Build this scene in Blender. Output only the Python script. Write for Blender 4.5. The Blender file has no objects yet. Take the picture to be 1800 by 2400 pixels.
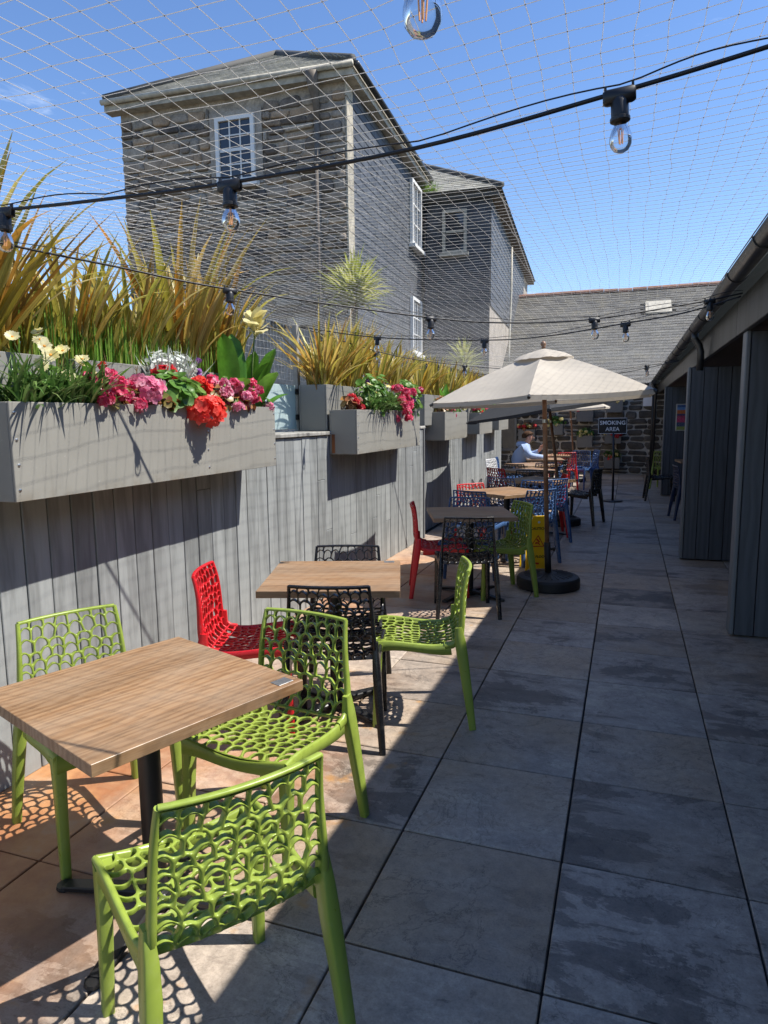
import bpy, bmesh, math, random
from mathutils import Vector, Matrix, noise as mnoise
R = math.radians
random.seed(7)
rnd = random.random
def U(a, b): return a + (b - a) * random.random()
SC = bpy.context.scene
COL = SC.collection

# ---------------------------------------------------------------- camera
YAW, PITCH, ROLL, CAMH, FPX = .3406, .1375, -.0104, 1.5903, 1603.9
def cam_axes():
    cy, sy, cp, sp = math.cos(YAW), math.sin(YAW), math.cos(PITCH), math.sin(PITCH)
    f = Vector((-sy * cp, cy * cp, -sp)); r = Vector((cy, sy, 0)); u = r.cross(f)
    cr, sr = math.cos(ROLL), math.sin(ROLL)
    return r * cr + u * sr, u * cr - r * sr, f
_r, _u, _f = cam_axes()
cd = bpy.data.cameras.new('camera'); cam = bpy.data.objects.new('camera', cd); COL.objects.link(cam)
m = Matrix.Identity(4)
for i in range(3):
    m[i][0], m[i][1], m[i][2] = _r[i], _u[i], -_f[i]
m[2][3] = CAMH
cam.matrix_world = m
cd.sensor_fit = 'VERTICAL'; cd.sensor_height = 24; cd.lens = 24 * FPX / 2400
cd.clip_start = .05; cd.clip_end = 3000
SC.camera = cam

# ---------------------------------------------------------------- world, sun, exposure
SUN_AZ, SUN_EL = 15.0, 56.4          # azimuth from +X towards +Y
W = bpy.data.worlds.new('World'); SC.world = W; W.use_nodes = True
nt = W.node_tree; bg = nt.nodes['Background']
sky = nt.nodes.new('ShaderNodeTexSky'); sky.sky_type = 'NISHITA'; sky.sun_disc = False
sky.sun_elevation = R(SUN_EL); sky.sun_rotation = R(90 - SUN_AZ)
sky.altitude = 50; sky.air_density = 1.0; sky.dust_density = 0; sky.ozone_density = 2.6
# a few thin wisps of cloud
tc = nt.nodes.new('ShaderNodeTexCoord'); mp = nt.nodes.new('ShaderNodeMapping'); mp.inputs['Scale'].default_value = (2.2, 2.2, 6)
nz = nt.nodes.new('ShaderNodeTexNoise'); nz.inputs['Scale'].default_value = 2.6; nz.inputs['Detail'].default_value = 9; nz.inputs['Roughness'].default_value = .62; nz.inputs['Distortion'].default_value = .6
rp = nt.nodes.new('ShaderNodeValToRGB'); rp.color_ramp.elements[0].position = .66; rp.color_ramp.elements[1].position = .85
rp.color_ramp.elements[1].color = (.55, .55, .55, 1)
mx = nt.nodes.new('ShaderNodeMixRGB'); mx.inputs[2].default_value = (6.5, 7.2, 8.2, 1)
nt.links.new(tc.outputs['Generated'], mp.inputs[0]); nt.links.new(mp.outputs[0], nz.inputs['Vector']); nt.links.new(nz.outputs[0], rp.inputs[0])
hs_ = nt.nodes.new('ShaderNodeHueSaturation'); hs_.inputs['Saturation'].default_value = 1.13; hs_.inputs['Hue'].default_value = .507; hs_.inputs['Value'].default_value = 1.03; nt.links.new(sky.outputs[0], hs_.inputs['Color'])
nt.links.new(rp.outputs[0], mx.inputs[0]); nt.links.new(hs_.outputs[0], mx.inputs[1]); nt.links.new(mx.outputs[0], bg.inputs[0])
bg.inputs[1].default_value = .1
sd = bpy.data.lights.new('sun', 'SUN'); sd.energy = 4.2; sd.angle = R(.53); sd.color = (1, .95, .87)
sun = bpy.data.objects.new('sun', sd); COL.objects.link(sun)
sdir = Vector((math.cos(R(SUN_EL)) * math.cos(R(SUN_AZ)), math.cos(R(SUN_EL)) * math.sin(R(SUN_AZ)), math.sin(R(SUN_EL))))
sun.rotation_euler = sdir.to_track_quat('Z', 'Y').to_euler(); sun.location = (8, 3, 20)
vs = SC.view_settings; vs.view_transform = 'Standard'; vs.look = 'None'; vs.gamma = 1; vs.use_curve_mapping = False
vs.exposure = 1.02
SC.cycles.max_bounces = 8; SC.cycles.transparent_max_bounces = 16

# ---------------------------------------------------------------- helpers
class MB:
    def __init__(s): s.v = []; s.f = []
    def add(s, vs_, fs):
        o = len(s.v); s.v += [tuple(p) for p in vs_]; s.f += [tuple(i + o for i in f) for f in fs]; return s
    def hexa(s, p):   # 8 corner points, bottom 4 then top 4
        return s.add(p, [(0, 3, 2, 1), (4, 5, 6, 7), (0, 1, 5, 4), (1, 2, 6, 5), (2, 3, 7, 6), (3, 0, 4, 7)])
    def box(s, x0, x1, y0, y1, z0, z1):
        return s.hexa([(x0, y0, z0), (x1, y0, z0), (x1, y1, z0), (x0, y1, z0), (x0, y0, z1), (x1, y0, z1), (x1, y1, z1), (x0, y1, z1)])
    def cbox(s, x0, x1, y0, y1, z0, z1, c=.004):  # chamfered box
        vs_ = []; fs = []
        for z, i in ((z0, c), (z0 + c, 0), (z1 - c, 0), (z1, c)):
            a, b, e, d = x0 + i, x1 - i, y0 + i, y1 - i
            vs_ += [(a + c, e, z), (b - c, e, z), (b, e + c, z), (b, d - c, z), (b - c, d, z), (a + c, d, z), (a, d - c, z), (a, e + c, z)]
        for k in range(3):
            for j in range(8): fs.append((k * 8 + j, k * 8 + (j + 1) % 8, k * 8 + 8 + (j + 1) % 8, k * 8 + 8 + j))
        fs.append(tuple(range(7, -1, -1))); fs.append(tuple(range(24, 32)))
        return s.add(vs_, fs)
    def tube(s, pts, rad, n=8, cap=True, sx=1, up=None):
        P = [Vector(p) for p in pts]; m_ = len(P); vs_ = []; fs = []
        if not hasattr(rad, '__len__'): rad = [rad] * m_
        ref = Vector(up) if up else None
        for k in range(m_):
            t = (P[min(k + 1, m_ - 1)] - P[max(k - 1, 0)]).normalized()
            if ref is None: ref = Vector((0, 0, 1)) if abs(t.z) < .9 else Vector((0, 1, 0))
            a = ref.cross(t)
            if a.length < 1e-5: a = Vector((1, 0, 0)).cross(t)
            a.normalize(); b = t.cross(a)
            if up is None: ref = b
            r_ = rad[k]; rx, ry = (r_ if hasattr(r_, '__len__') else (r_ * sx, r_))
            for j in range(n):
                an = 2 * math.pi * (j + .5) / n
                vs_.append(P[k] + a * math.cos(an) * rx + b * math.sin(an) * ry)
        for k in range(m_ - 1):
            for j in range(n): fs.append((k * n + j, k * n + (j + 1) % n, k * n + n + (j + 1) % n, k * n + n + j))
        if cap: fs.append(tuple(range(n - 1, -1, -1))); fs.append(tuple(range((m_ - 1) * n, m_ * n)))
        return s.add(vs_, fs)
    def bar(s, pts, sz, ref, ch=.25):
        """rectangular section (w along ref-cross, d) with chamfered corners"""
        P = [Vector(p) for p in pts]; m_ = len(P); vs_ = []; fs = []
        for k in range(m_):
            t = (P[min(k + 1, m_ - 1)] - P[max(k - 1, 0)]).normalized()
            a = Vector(ref) - t * t.dot(Vector(ref)); a.normalize(); b = t.cross(a)
            w, d = sz[k][0] / 2, sz[k][1] / 2; c = min(w, d) * 2 * ch
            for x, y in ((-w + c, -d), (w - c, -d), (w, -d + c), (w, d - c), (w - c, d), (-w + c, d), (-w, d - c), (-w, -d + c)):
                vs_.append(P[k] + a * x + b * y)
        n = 8
        for k in range(m_ - 1):
            for j in range(n): fs.append((k * n + j, k * n + (j + 1) % n, k * n + n + (j + 1) % n, k * n + n + j))
        fs.append(tuple(range(n - 1, -1, -1))); fs.append(tuple(range((m_ - 1) * n, m_ * n)))
        return s.add(vs_, fs)
    def lathe(s, prof, n=16, c=(0, 0, 0)):
        vs_ = []; fs = []; m_ = len(prof)
        for r_, z in prof:
            for j in range(n):
                a = 2 * math.pi * j / n; vs_.append((c[0] + r_ * math.cos(a), c[1] + r_ * math.sin(a), c[2] + z))
        for k in range(m_ - 1):
            for j in range(n): fs.append((k * n + j, k * n + (j + 1) % n, k * n + n + (j + 1) % n, k * n + n + j))
        fs.append(tuple(range(n - 1, -1, -1))); fs.append(tuple(range((m_ - 1) * n, m_ * n)))
        return s.add(vs_, fs)
    def prism(s, poly, z0, z1):
        n = len(poly)
        vs_ = [(x, y, z0) for x, y in poly] + [(x, y, z1) for x, y in poly]
        fs = [tuple(range(n - 1, -1, -1)), tuple(range(n, 2 * n))] + [(j, (j + 1) % n, n + (j + 1) % n, n + j) for j in range(n)]
        return s.add(vs_, fs)
    def grid(s, fn, nu, nv):
        vs_ = [fn(i / nu, j / nv) for j in range(nv + 1) for i in range(nu + 1)]
        fs = [(j * (nu + 1) + i, j * (nu + 1) + i + 1, (j + 1) * (nu + 1) + i + 1, (j + 1) * (nu + 1) + i) for j in range(nv) for i in range(nu)]
        return s.add(vs_, fs)
    def xf(s, M_, o=0):
        s.v[o:] = [tuple(M_ @ Vector(p)) for p in s.v[o:]]; return s
    def mesh(s, name, smooth=False, weld=0, recalc=False):
        me = bpy.data.meshes.new(name); me.from_pydata(s.v, [], s.f)
        if weld or recalc:
            b = bmesh.new(); b.from_mesh(me)
            if weld: bmesh.ops.remove_doubles(b, verts=b.verts, dist=weld)
            if recalc: bmesh.ops.recalc_face_normals(b, faces=b.faces)
            b.to_mesh(me); b.free()
        if smooth: me.polygons.foreach_set('use_smooth', [True] * len(me.polygons))
        me.update(); return me
    def build(s, name, mat_, parent=None, smooth=False, weld=0, recalc=False, loc=None, rz=0):
        return link(name, s.mesh(name, smooth, weld, recalc), mat_, parent, loc, rz)

def link(name, me, mat_=None, parent=None, loc=None, rz=0, own=False):
    o = bpy.data.objects.new(name, me); COL.objects.link(o)
    if mat_ is not None:
        if not me.materials: me.materials.append(mat_)
        if own or me.materials[0] != mat_:
            o.material_slots[0].link = 'OBJECT'; o.material_slots[0].material = mat_
    if parent: o.parent = parent
    if loc is not None: o.location = loc
    if rz: o.rotation_euler = (0, 0, rz)
    return o
def tag(o, label=None, cat=None, group=None, kind=None):
    if label: o['label'] = label
    if cat: o['category'] = cat
    if group: o['group'] = group
    if kind: o['kind'] = kind
    return o
def thing(name, label, cat, loc=(0, 0, 0), rz=0, group=None):
    o = bpy.data.objects.new(name, None); COL.objects.link(o); o.empty_display_size = .1
    o.location = loc; o.rotation_euler = (0, 0, rz)
    return tag(o, label, cat, group)
def smooth_by_angle(o, deg=40):
    me = o.data; me.polygons.foreach_set('use_smooth', [True] * len(me.polygons))
    b = bmesh.new(); b.from_mesh(me); lim = R(deg)
    for e in b.edges: e.smooth = not (len(e.link_faces) == 2 and e.calc_face_angle(0) > lim)
    b.to_mesh(me); b.free(); return o

# ---------------------------------------------------------------- materials
class NT:
    def __init__(s, name):
        s.m = bpy.data.materials.new(name); s.m.use_nodes = True; s.t = s.m.node_tree
        s.b = s.t.nodes['Principled BSDF']; s.out = s.t.nodes['Material Output']
    def n(s, typ, **kw):
        nd = s.t.nodes.new('ShaderNode' + typ)
        for k, v in kw.items():
            if hasattr(nd, k) and not k[0].isupper(): setattr(nd, k, v)
            else: s.i(nd, k.replace('_', ' '), v)
        return nd
    def i(s, nd, k, v):
        sock = nd.inputs[int(k[1:])] if k[0] == 'I' and k[1:].isdigit() else nd.inputs[k]
        if isinstance(v, bpy.types.NodeSocket): s.t.links.new(v, sock)
        elif isinstance(v, bpy.types.Node): s.t.links.new(v.outputs[0], sock)
        else: sock.default_value = v
    def ramp(s, fac, stops, interp='LINEAR'):
        nd = s.t.nodes.new('ShaderNodeValToRGB'); cr = nd.color_ramp; cr.interpolation = interp
        while len(cr.elements) < len(stops): cr.elements.new(.5)
        for e, (p, c) in zip(cr.elements, stops):
            e.position = p; e.color = (c, c, c, 1) if not hasattr(c, '__len__') else (*c, 1)
        s.i(nd, 'Fac', fac); return nd
    def mix(s, a, b, fac, typ='MIX'):
        nd = s.t.nodes.new('ShaderNodeMixRGB'); nd.blend_type = typ
        for k, v in ((0, fac), (1, a), (2, b)):
            if isinstance(v, (bpy.types.NodeSocket, bpy.types.Node)): s.i(nd, 'I%d' % k, v)
            elif k == 0: nd.inputs[0].default_value = v
            else: nd.inputs[k].default_value = (*v, 1)
        return nd
    def math(s, op, a, b=0.0, clamp=False):
        nd = s.t.nodes.new('ShaderNodeMath'); nd.operation = op; nd.use_clamp = clamp
        s.i(nd, 'I0', a); s.i(nd, 'I1', b); return nd
    def coords(s, scale=(1, 1, 1), jitter=40., world=False):
        """object coordinates plus a per-object shift"""
        if world: src = s.n('NewGeometry').outputs['Position']
        else: src = s.n('TexCoord').outputs['Object']
        mp_ = s.t.nodes.new('ShaderNodeMapping'); mp_.inputs['Scale'].default_value = scale; s.i(mp_, 'Vector', src)
        if jitter:
            oi = s.n('ObjectInfo'); k = s.math('MULTIPLY', oi.outputs['Random'], jitter)
            cb = s.n('CombineXYZ', X=k, Y=s.math('MULTIPLY', k, 1.7), Z=s.math('MULTIPLY', k, .6))
            s.i(mp_, 'Location', cb)
        return mp_
    def noise(s, vec, scale, detail=5, rough=.55, dist=0):
        return s.n('TexNoise', Vector=vec, Scale=scale, Detail=detail, Roughness=rough, Distortion=dist)
    def bump(s, h, strength=.3, dist=.01):
        b_ = s.n('Bump', Height=h, Strength=strength, Distance=dist); s.i(s.b, 'Normal', b_)
    def set(s, **kw):
        for k, v in kw.items():
            k = k.replace('_', ' ')
            if k == 'Base Color' and isinstance(v, tuple): v = (*v, 1)
            s.i(s.b, k, v)
        return s.m

def mat_plain(name, col, rough=.5, metal=0, var=.12, nscale=8, spec=.5, bump=0, jit=.1):
    t = NT(name); c = t.coords()
    nz_ = t.noise(c, nscale, 6, .6)
    v = t.ramp(nz_, [(.3, 1 - var), (.7, 1 + var)])
    oi = t.n('ObjectInfo'); k = t.ramp(oi.outputs['Random'], [(0, 1 - jit), (1, 1 + jit)])
    cc = t.mix(t.mix(col, v, 1, 'MULTIPLY'), k, 1, 'MULTIPLY')
    rr = t.math('ADD', t.math('MULTIPLY', nz_, .25), rough - .12)
    if bump: t.bump(nz_, bump, .01)
    return t.set(Base_Color=cc.outputs[0], Roughness=rr.outputs[0], Metallic=metal, Specular_IOR_Level=spec)

def mat_leaf(name, stops, rough=.45, transl=.35, spec=.4, streak=0):
    t = NT(name); g = t.n('NewGeometry'); oi = t.n('ObjectInfo')
    f = t.math('FRACT', t.math('ADD', g.outputs['Random Per Island'], t.math('MULTIPLY', oi.outputs['Random'], 7.31)))
    c = t.ramp(f, stops)
    nz_ = t.noise(t.coords((1, 1 + streak, 1)), 14 if not streak else 3, 4); v = t.ramp(nz_, [(.3, .68), (.75, 1.3)])
    c = t.mix(c, v, 1, 'MULTIPLY')
    t.set(Base_Color=c.outputs[0], Roughness=rough, Specular_IOR_Level=spec)
    tr = t.n('BsdfTranslucent', Color=c); mxs = t.n('MixShader', Fac=transl)
    t.i(mxs, 'I1', t.b.outputs[0]); t.i(mxs, 'I2', tr); t.i(t.out, 'Surface', mxs)
    return t.m

def mat_tile():
    t = NT('slate_tile'); c = t.coords(); w = t.coords((1, 1, 1), 0, True)
    oi = t.n('ObjectInfo'); r0 = oi.outputs['Random']; r1 = t.math('FRACT', t.math('MULTIPLY', r0, 13.7)); r2 = t.math('FRACT', t.math('MULTIPLY', r0, 41.3))
    big = t.noise(c, 2.1, 12, .64, .5); fine = t.noise(c, 26, 10, .75); grit = t.noise(c, 160, 3, .6); lay = t.noise(t.coords((1.1, 3.4, 1)), 1.7, 12, .66, .9)
    cl = t.noise(c, 6, 10, .7, .2)
    f = t.math('ADD', t.mix(big, lay, .5), t.math('MULTIPLY', t.math('SUBTRACT', r1, .5), .14))
    base = t.ramp(f, [(.33, (.15, .122, .102)), (.42, (.195, .162, .136)), (.426, (.33, .275, .228)), (.485, (.365, .306, .256)), (.489, (.425, .36, .3)), (.555, (.372, .314, .262)), (.56, (.465, .396, .322)), (.7, (.485, .414, .332))])
    base = t.mix(base, t.ramp(cl, [(.28, .66), (.5, 1), (.72, 1.2)]), .9, 'MULTIPLY')
    base = t.mix(base, (.4, .29, .19), t.math('MULTIPLY', t.ramp(t.noise(c, 1.5, 9, .6), [(.38, 0), (.62, .85)]), t.ramp(r2, [(.35, .1), (.75, 1)])))
    base = t.mix(base, t.ramp(r0, [(0, .74), (.2, .98), (.45, .85), (.7, 1.1), (1, .93)]), 1, 'MULTIPLY')
    base = t.mix(base, t.ramp(fine, [(.3, .66), (.6, 1.12)]), .8, 'MULTIPLY')
    base = t.mix(base, t.ramp(grit, [(.32, .7), (.5, 1), (.7, 1.12)]), .6, 'MULTIPLY')
    vn = t.noise(c, 2.6, 12, .66, .7); base = t.mix(base, t.ramp(vn, [(.49, 1), (.5, .45), (.505, 1)]), .85, 'MULTIPLY')
    sp = t.n('SeparateXYZ', Vector=w)
    near = t.ramp(t.math('ADD', t.math('MULTIPLY', sp.outputs[0], -.42), t.math('MULTIPLY', t.math('SUBTRACT', t.noise(w, 1.0, 5, .6), .5), 1.1)), [(.5, 0), (.86, 1)])
    rust = t.ramp(t.noise(w, 2.6, 7, .64), [(.28, (.4, .31, .22)), (.44, (.42, .2, .08)), (.58, (.3, .115, .045)), (.78, (.44, .29, .16))])
    yb = t.math('ABSOLUTE', t.math('SUBTRACT', sp.outputs[1], 1.9)); yc = t.math('ABSOLUTE', t.math('SUBTRACT', sp.outputs[1], 6.2))
    ok = t.math('MAXIMUM', t.ramp(t.math('MULTIPLY', yb, .3), [(.25, 1), (.62, .12)]), t.ramp(t.math('MULTIPLY', yc, .4), [(.2, 1), (.7, .12)]))
    base = t.mix(base, rust, t.math('MULTIPLY', t.math('MULTIPLY', near, ok), .92))
    mleft = t.ramp(t.math('MULTIPLY', sp.outputs[0], -1.), [(.6, 0), (1.0, 1)])
    base = t.mix(base, (.4, .21, .07), t.math('MULTIPLY', t.ramp(t.noise(w, 5.5, 6, .6), [(.6, 0), (.7, .75)]), mleft))
    base = t.mix(base, (.06, .045, .035), t.math('MULTIPLY', t.ramp(t.noise(w, 8.5, 3, .5), [(.72, 0), (.76, .7)]), .8))
    t.bump(t.mix(big, fine, .35), .22, .006)
    return t.set(Base_Color=base.outputs[0], Roughness=t.ramp(fine, [(.3, .42), (.7, .66)]).outputs[0], Specular_IOR_Level=.4)

def mat_board(name, col, sheen=.55, grain=.35, wear=.3):
    t = NT(name); c = t.coords(); oi = t.n('ObjectInfo')
    g1 = t.noise(t.coords((22, 22, 1.6)), 2.2, 8, .65, .35); g2 = t.n('TexWave', Vector=t.coords((1, 1, .16)), Scale=5, Distortion=9, Detail=4, Detail_Scale=1.4)
    f = t.mix(g1, g2, .38)
    v = t.ramp(f, [(.25, 1 - grain), (.5, 1), (.8, 1 + grain * .7)])
    cc = t.mix(col, v, 1, 'MULTIPLY')
    cc = t.mix(cc, t.ramp(oi.outputs['Random'], [(0, .8), (.5, 1.03), (1, .92)]), 1, 'MULTIPLY')
    drip = t.ramp(t.noise(t.coords((9, 9, .9)), 1.4, 6, .6), [(.6, 0), (.78, 1)])
    cc = t.mix(cc, (.42, .42, .4), t.math('MULTIPLY', drip, wear))
    t.bump(f, .35, .004)
    return t.set(Base_Color=cc.outputs[0], Roughness=sheen, Specular_IOR_Level=.35)

def mat_wood(name, a, b, rough=.45):
    t = NT(name)
    g = t.noise(t.coords((1.1, 9, 9)), 2.2, 9, .62, .6); fine = t.noise(t.coords((3, 120, 120)), 2.2, 7, .7); pore = t.noise(t.coords((6, 260, 260)), 2, 3, .6)
    wv = t.n('TexWave', Vector=t.coords((.35, 1.3, 1.3)), Scale=9, Distortion=11, Detail=4, Detail_Scale=.9, wave_type='BANDS', bands_direction='Y')
    f = t.mix(t.mix(g, fine, .5), wv, .16)
    cc = t.ramp(f, [(.3, tuple(x * .8 for x in a)), (.46, tuple(x * 1.12 for x in a)), (.56, tuple(x * .95 for x in b)), (.76, tuple(min(1, x * 1.1) for x in b))])
    cc = t.mix(cc, t.ramp(pore, [(.3, .6), (.45, 1)]), .6, 'MULTIPLY')
    patch = t.ramp(t.noise(t.coords((1, 2, 2)), 3.2, 5, .6), [(.38, .05), (.68, .55)])
    cc = t.mix(cc, (.3, .225, .155), patch)
    sp = t.n('SeparateXYZ', Vector=t.n('TexCoord').outputs['Object'])
    st = t.math('FLOOR', t.math('MULTIPLY', t.math('ADD', sp.outputs[1], .5), 7.3))
    sv = t.n('TexWhiteNoise', noise_dimensions='1D', W=st)
    cc = t.mix(cc, t.ramp(sv, [(0, .88), (1, 1.1)]), 1, 'MULTIPLY')
    t.bump(t.mix(f, pore, .4), .2, .002)
    return t.set(Base_Color=cc.outputs[0], Roughness=t.ramp(f, [(.3, rough + .14), (.7, rough - .06)]).outputs[0])

def mat_stone(name, stops, jit=.3, mortar=None):
    t = NT(name); c = t.coords(); oi = t.n('ObjectInfo')
    a = t.noise(c, 5, 8, .65, .4); b = t.noise(c, 34, 5, .7)
    cc = t.ramp(oi.outputs['Random'], stops)
    cc = t.mix(cc, t.ramp(a, [(.3, .62), (.7, 1.3)]), 1, 'MULTIPLY')
    cc = t.mix(cc, t.ramp(b, [(.35, .75), (.68, 1.2)]), .8, 'MULTIPLY')
    lich = t.ramp(t.noise(c, 9, 6, .6), [(.68, 0), (.76, .5)])
    cc = t.mix(cc, (.42, .4, .34), lich)
    t.bump(t.mix(a, b, .4), .7, .03)
    return t.set(Base_Color=cc.outputs[0], Roughness=.85, Specular_IOR_Level=.25)

def mat_glass_thin(name, tint=(1, 1, 1), refl=1.):
    t = NT(name); tr = t.n('BsdfTransparent', Color=(*tint, 1)); gl = t.n('BsdfGlossy', Roughness=.02)
    fr = t.n('Fresnel', IOR=1.5); ms = t.n('MixShader', Fac=t.math('MULTIPLY', fr, refl, True)); t.i(ms, 'I1', tr); t.i(ms, 'I2', gl); t.i(t.out, 'Surface', ms)
    return t.m

def mat_cloth(name, col, transl=.3):
    t = NT(name); c = t.coords()
    wv = t.noise(c, 320, 2, .5); dirt = t.ramp(t.noise(c, 2.3, 6, .6), [(.35, .88), (.7, 1.05)])
    cc = t.mix(col, dirt, 1, 'MULTIPLY'); t.bump(t.mix(wv, t.noise(c, 7, 3), .8), .15, .01)
    t.set(Base_Color=cc.outputs[0], Roughness=.85, Specular_IOR_Level=.15)
    tr = t.n('BsdfTranslucent', Color=cc); ms = t.n('MixShader', Fac=transl); t.i(ms, 'I1', t.b.outputs[0]); t.i(ms, 'I2', tr); t.i(t.out, 'Surface', ms)
    return t.m

def mat_plastic(name, col, rough=.32):
    t = NT(name); c = t.coords()
    nz_ = t.noise(c, 18, 6, .65); big = t.noise(c, 3, 4)
    cc = t.mix(col, t.ramp(big, [(.3, .93), (.7, 1.05)]), 1, 'MULTIPLY')
    dust = t.ramp(nz_, [(.55, 0), (.8, .1)]); cc = t.mix(cc, (.45, .42, .36), dust)
    return t.set(Base_Color=cc.outputs[0], Roughness=t.ramp(nz_, [(.3, rough - .08), (.75, rough + .14)]).outputs[0], Specular_IOR_Level=.45)

MT = {}
MT['tile'] = mat_tile()
MT['grout'] = mat_plain('joint_dark', (.018, .018, .018), .9)
MT['earth'] = mat_plain('earth', (.09, .075, .055), .95, var=.3)
MT['board'] = mat_board('grey_board', (.262, .276, .274), .5, .26, .14)
MT['board_dark'] = mat_board('dark_grey_board', (.085, .092, .105), .5, .2, .04)
MT['trim'] = mat_board('grey_trim', (.16, .165, .168), .5, .15, .08)
MT['coping'] = mat_board('weathered_coping', (.33, .32, .29), .8, .4, .4)
def mat_sheet(name, col):
    t = NT(name); c = t.coords(jitter=9)
    st = t.ramp(t.noise(t.coords((1, 14, .7), 9), 2.2, 7, .62), [(.52, 1), (.74, .86)]); bl = t.ramp(t.noise(c, 2.5, 6, .6), [(.3, .95), (.7, 1.05)]); sp_ = t.ramp(t.noise(c, 60, 4, .6), [(.68, 0), (.75, .35)])
    cc = t.mix(t.mix(col, st, .8, 'MULTIPLY'), bl, 1, 'MULTIPLY'); cc = t.mix(cc, (.5, .49, .45), sp_)
    z = t.n('SeparateXYZ', Vector=t.n('TexCoord').outputs['Object']); low = t.math('MULTIPLY', t.ramp(z.outputs[2], [(0, 1), (.05, 0)]), t.ramp(t.noise(c, 9, 5, .6), [(.45, 0), (.65, .5)]))
    cc = t.mix(cc, (.16, .13, .09), low)
    return t.set(Base_Color=cc.outputs[0], Roughness=t.ramp(t.noise(c, 5, 6), [(.3, .42), (.7, .6)]).outputs[0], Specular_IOR_Level=.4)
MT['planter'] = mat_sheet('planter_sheet', (.24, .234, .208))
MT['planter_b'] = mat_plain('planter_sheet_dark', (.2, .198, .182), .5, var=.06, nscale=3, jit=.03)
MT['box_dark'] = mat_plain('box_sheet', (.12, .12, .115), .5, var=.06)
MT['rivet'] = mat_plain('rivet', (.5, .5, .48), .3, .9)
MT['rust'] = mat_plain('rust', (.2, .075, .025), .9, var=.4)
MT['soil'] = mat_plain('soil', (.035, .024, .016), .95, var=.4, nscale=30, bump=.6)
MT['black'] = mat_plain('black_metal', (.012, .012, .013), .4, var=.2)
MT['blackp'] = mat_plain('black_resin', (.014, .014, .015), .55, var=.25, bump=.1)
MT['steel'] = mat_plain('steel', (.45, .45, .44), .35, .85)
MT['galv'] = mat_plain('post_grey', (.3, .29, .26), .6, .2, var=.2)
MT['white'] = mat_plain('white_paint', (.72, .72, .7), .45, var=.06)
MT['cream'] = mat_plain('cream_paint', (.4, .37, .3), .7, var=.3)
MT['wood_top'] = mat_wood('table_oak', (.2, .105, .045), (.31, .185, .095), .42)
MT['pole'] = mat_wood('pole_wood', (.16, .06, .025), (.22, .09, .04), .4)
MT['canvas'] = mat_cloth('canvas_cream', (.56, .51, .43), .28)
MT['canvas_dark'] = mat_cloth('canvas_charcoal', (.05, .052, .055), .12)
MT['yellow'] = mat_plastic('sign_yellow', (.92, .58, .012), .4)
MT['red_print'] = mat_plain('print_red', (.55, .04, .015), .5)
MT['black_print'] = mat_plain('print_black', (.01, .01, .01), .5)
MT['green'] = mat_plastic('chair_lime', (.24, .315, .05))
MT['red'] = mat_plastic('chair_red', (.52, .012, .018))
MT['cblack'] = mat_plastic('chair_black', (.010, .010, .012), .26)
MT['blue'] = mat_plastic('chair_blue', (.045, .1, .235), .26)
MT['navy'] = mat_plastic('chair_navy', (.022, .035, .085))
MT['cwhite'] = mat_plastic('chair_white', (.72, .72, .72))
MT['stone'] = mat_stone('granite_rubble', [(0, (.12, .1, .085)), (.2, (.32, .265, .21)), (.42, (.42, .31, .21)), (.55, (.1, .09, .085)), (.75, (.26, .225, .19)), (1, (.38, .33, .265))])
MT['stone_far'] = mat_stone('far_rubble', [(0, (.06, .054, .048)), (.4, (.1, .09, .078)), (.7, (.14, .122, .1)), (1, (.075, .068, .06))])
MT['mortar'] = mat_stone('mortar', [(0, (.38, .335, .28)), (1, (.38, .335, .28))])
MT['mortar_far'] = mat_stone('mortar_pale', [(0, (.46, .43, .38)), (1, (.46, .43, .38))])
MT['quoin'] = mat_stone('granite_quoin', [(0, (.36, .33, .27)), (.5, (.42, .38, .3)), (1, (.32, .3, .25))])
MT['slate'] = None
def mat_slate(name, a, b, moss):
    t = NT(name); g = t.n('NewGeometry'); c = t.coords(jitter=0)
    cc = t.ramp(g.outputs['Random Per Island'], [(0, a), (.5, tuple((x + y) / 2 for x, y in zip(a, b))), (1, b)])
    cc = t.mix(cc, t.ramp(t.noise(c, 6, 7, .65), [(.3, .75), (.7, 1.2)]), 1, 'MULTIPLY')
    cc = t.mix(cc, moss, t.ramp(t.noise(c, 2.4, 7, .65), [(.5, 0), (.72, .6)]))
    t.bump(t.noise(c, 25, 5, .6), .3, .01)
    return t.set(Base_Color=cc.outputs[0], Roughness=.6, Specular_IOR_Level=.4)
MT['slate'] = mat_slate('hung_slate', (.05, .056, .066), (.085, .092, .105), (.11, .115, .12))
MT['roof'] = mat_slate('roof_slate', (.2, .195, .165), (.33, .32, .275), (.38, .36, .26))
MT['roof_far'] = mat_slate('far_roof_slate', (.055, .052, .045), (.115, .108, .09), (.14, .12, .07))
MT['ridge'] = mat_plain('terracotta_ridge', (.26, .13, .085), .9, var=.3)
MT['lead'] = mat_plain('hip_roll', (.075, .075, .072), .8, var=.25)
MT['gutter'] = mat_plain('gutter_plastic', (.02, .021, .023), .35, var=.2)
MT['pipe'] = mat_plain('old_downpipe', (.14, .115, .09), .7, var=.3)
MT['fascia'] = mat_board('fascia_board', (.038, .039, .04), .4, .45, .12)
MT['soffit'] = mat_board('soffit_board', (.06, .042, .03), .6, .3, .1)
MT['pane'] = mat_plain('window_pane', (.03, .035, .045), .06, var=.1, spec=.8)
MT['frosted'] = None
t_ = NT('frosted_glass'); t_.set(Base_Color=(.55, .66, .66), Roughness=.35, Specular_IOR_Level=.5)
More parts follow.
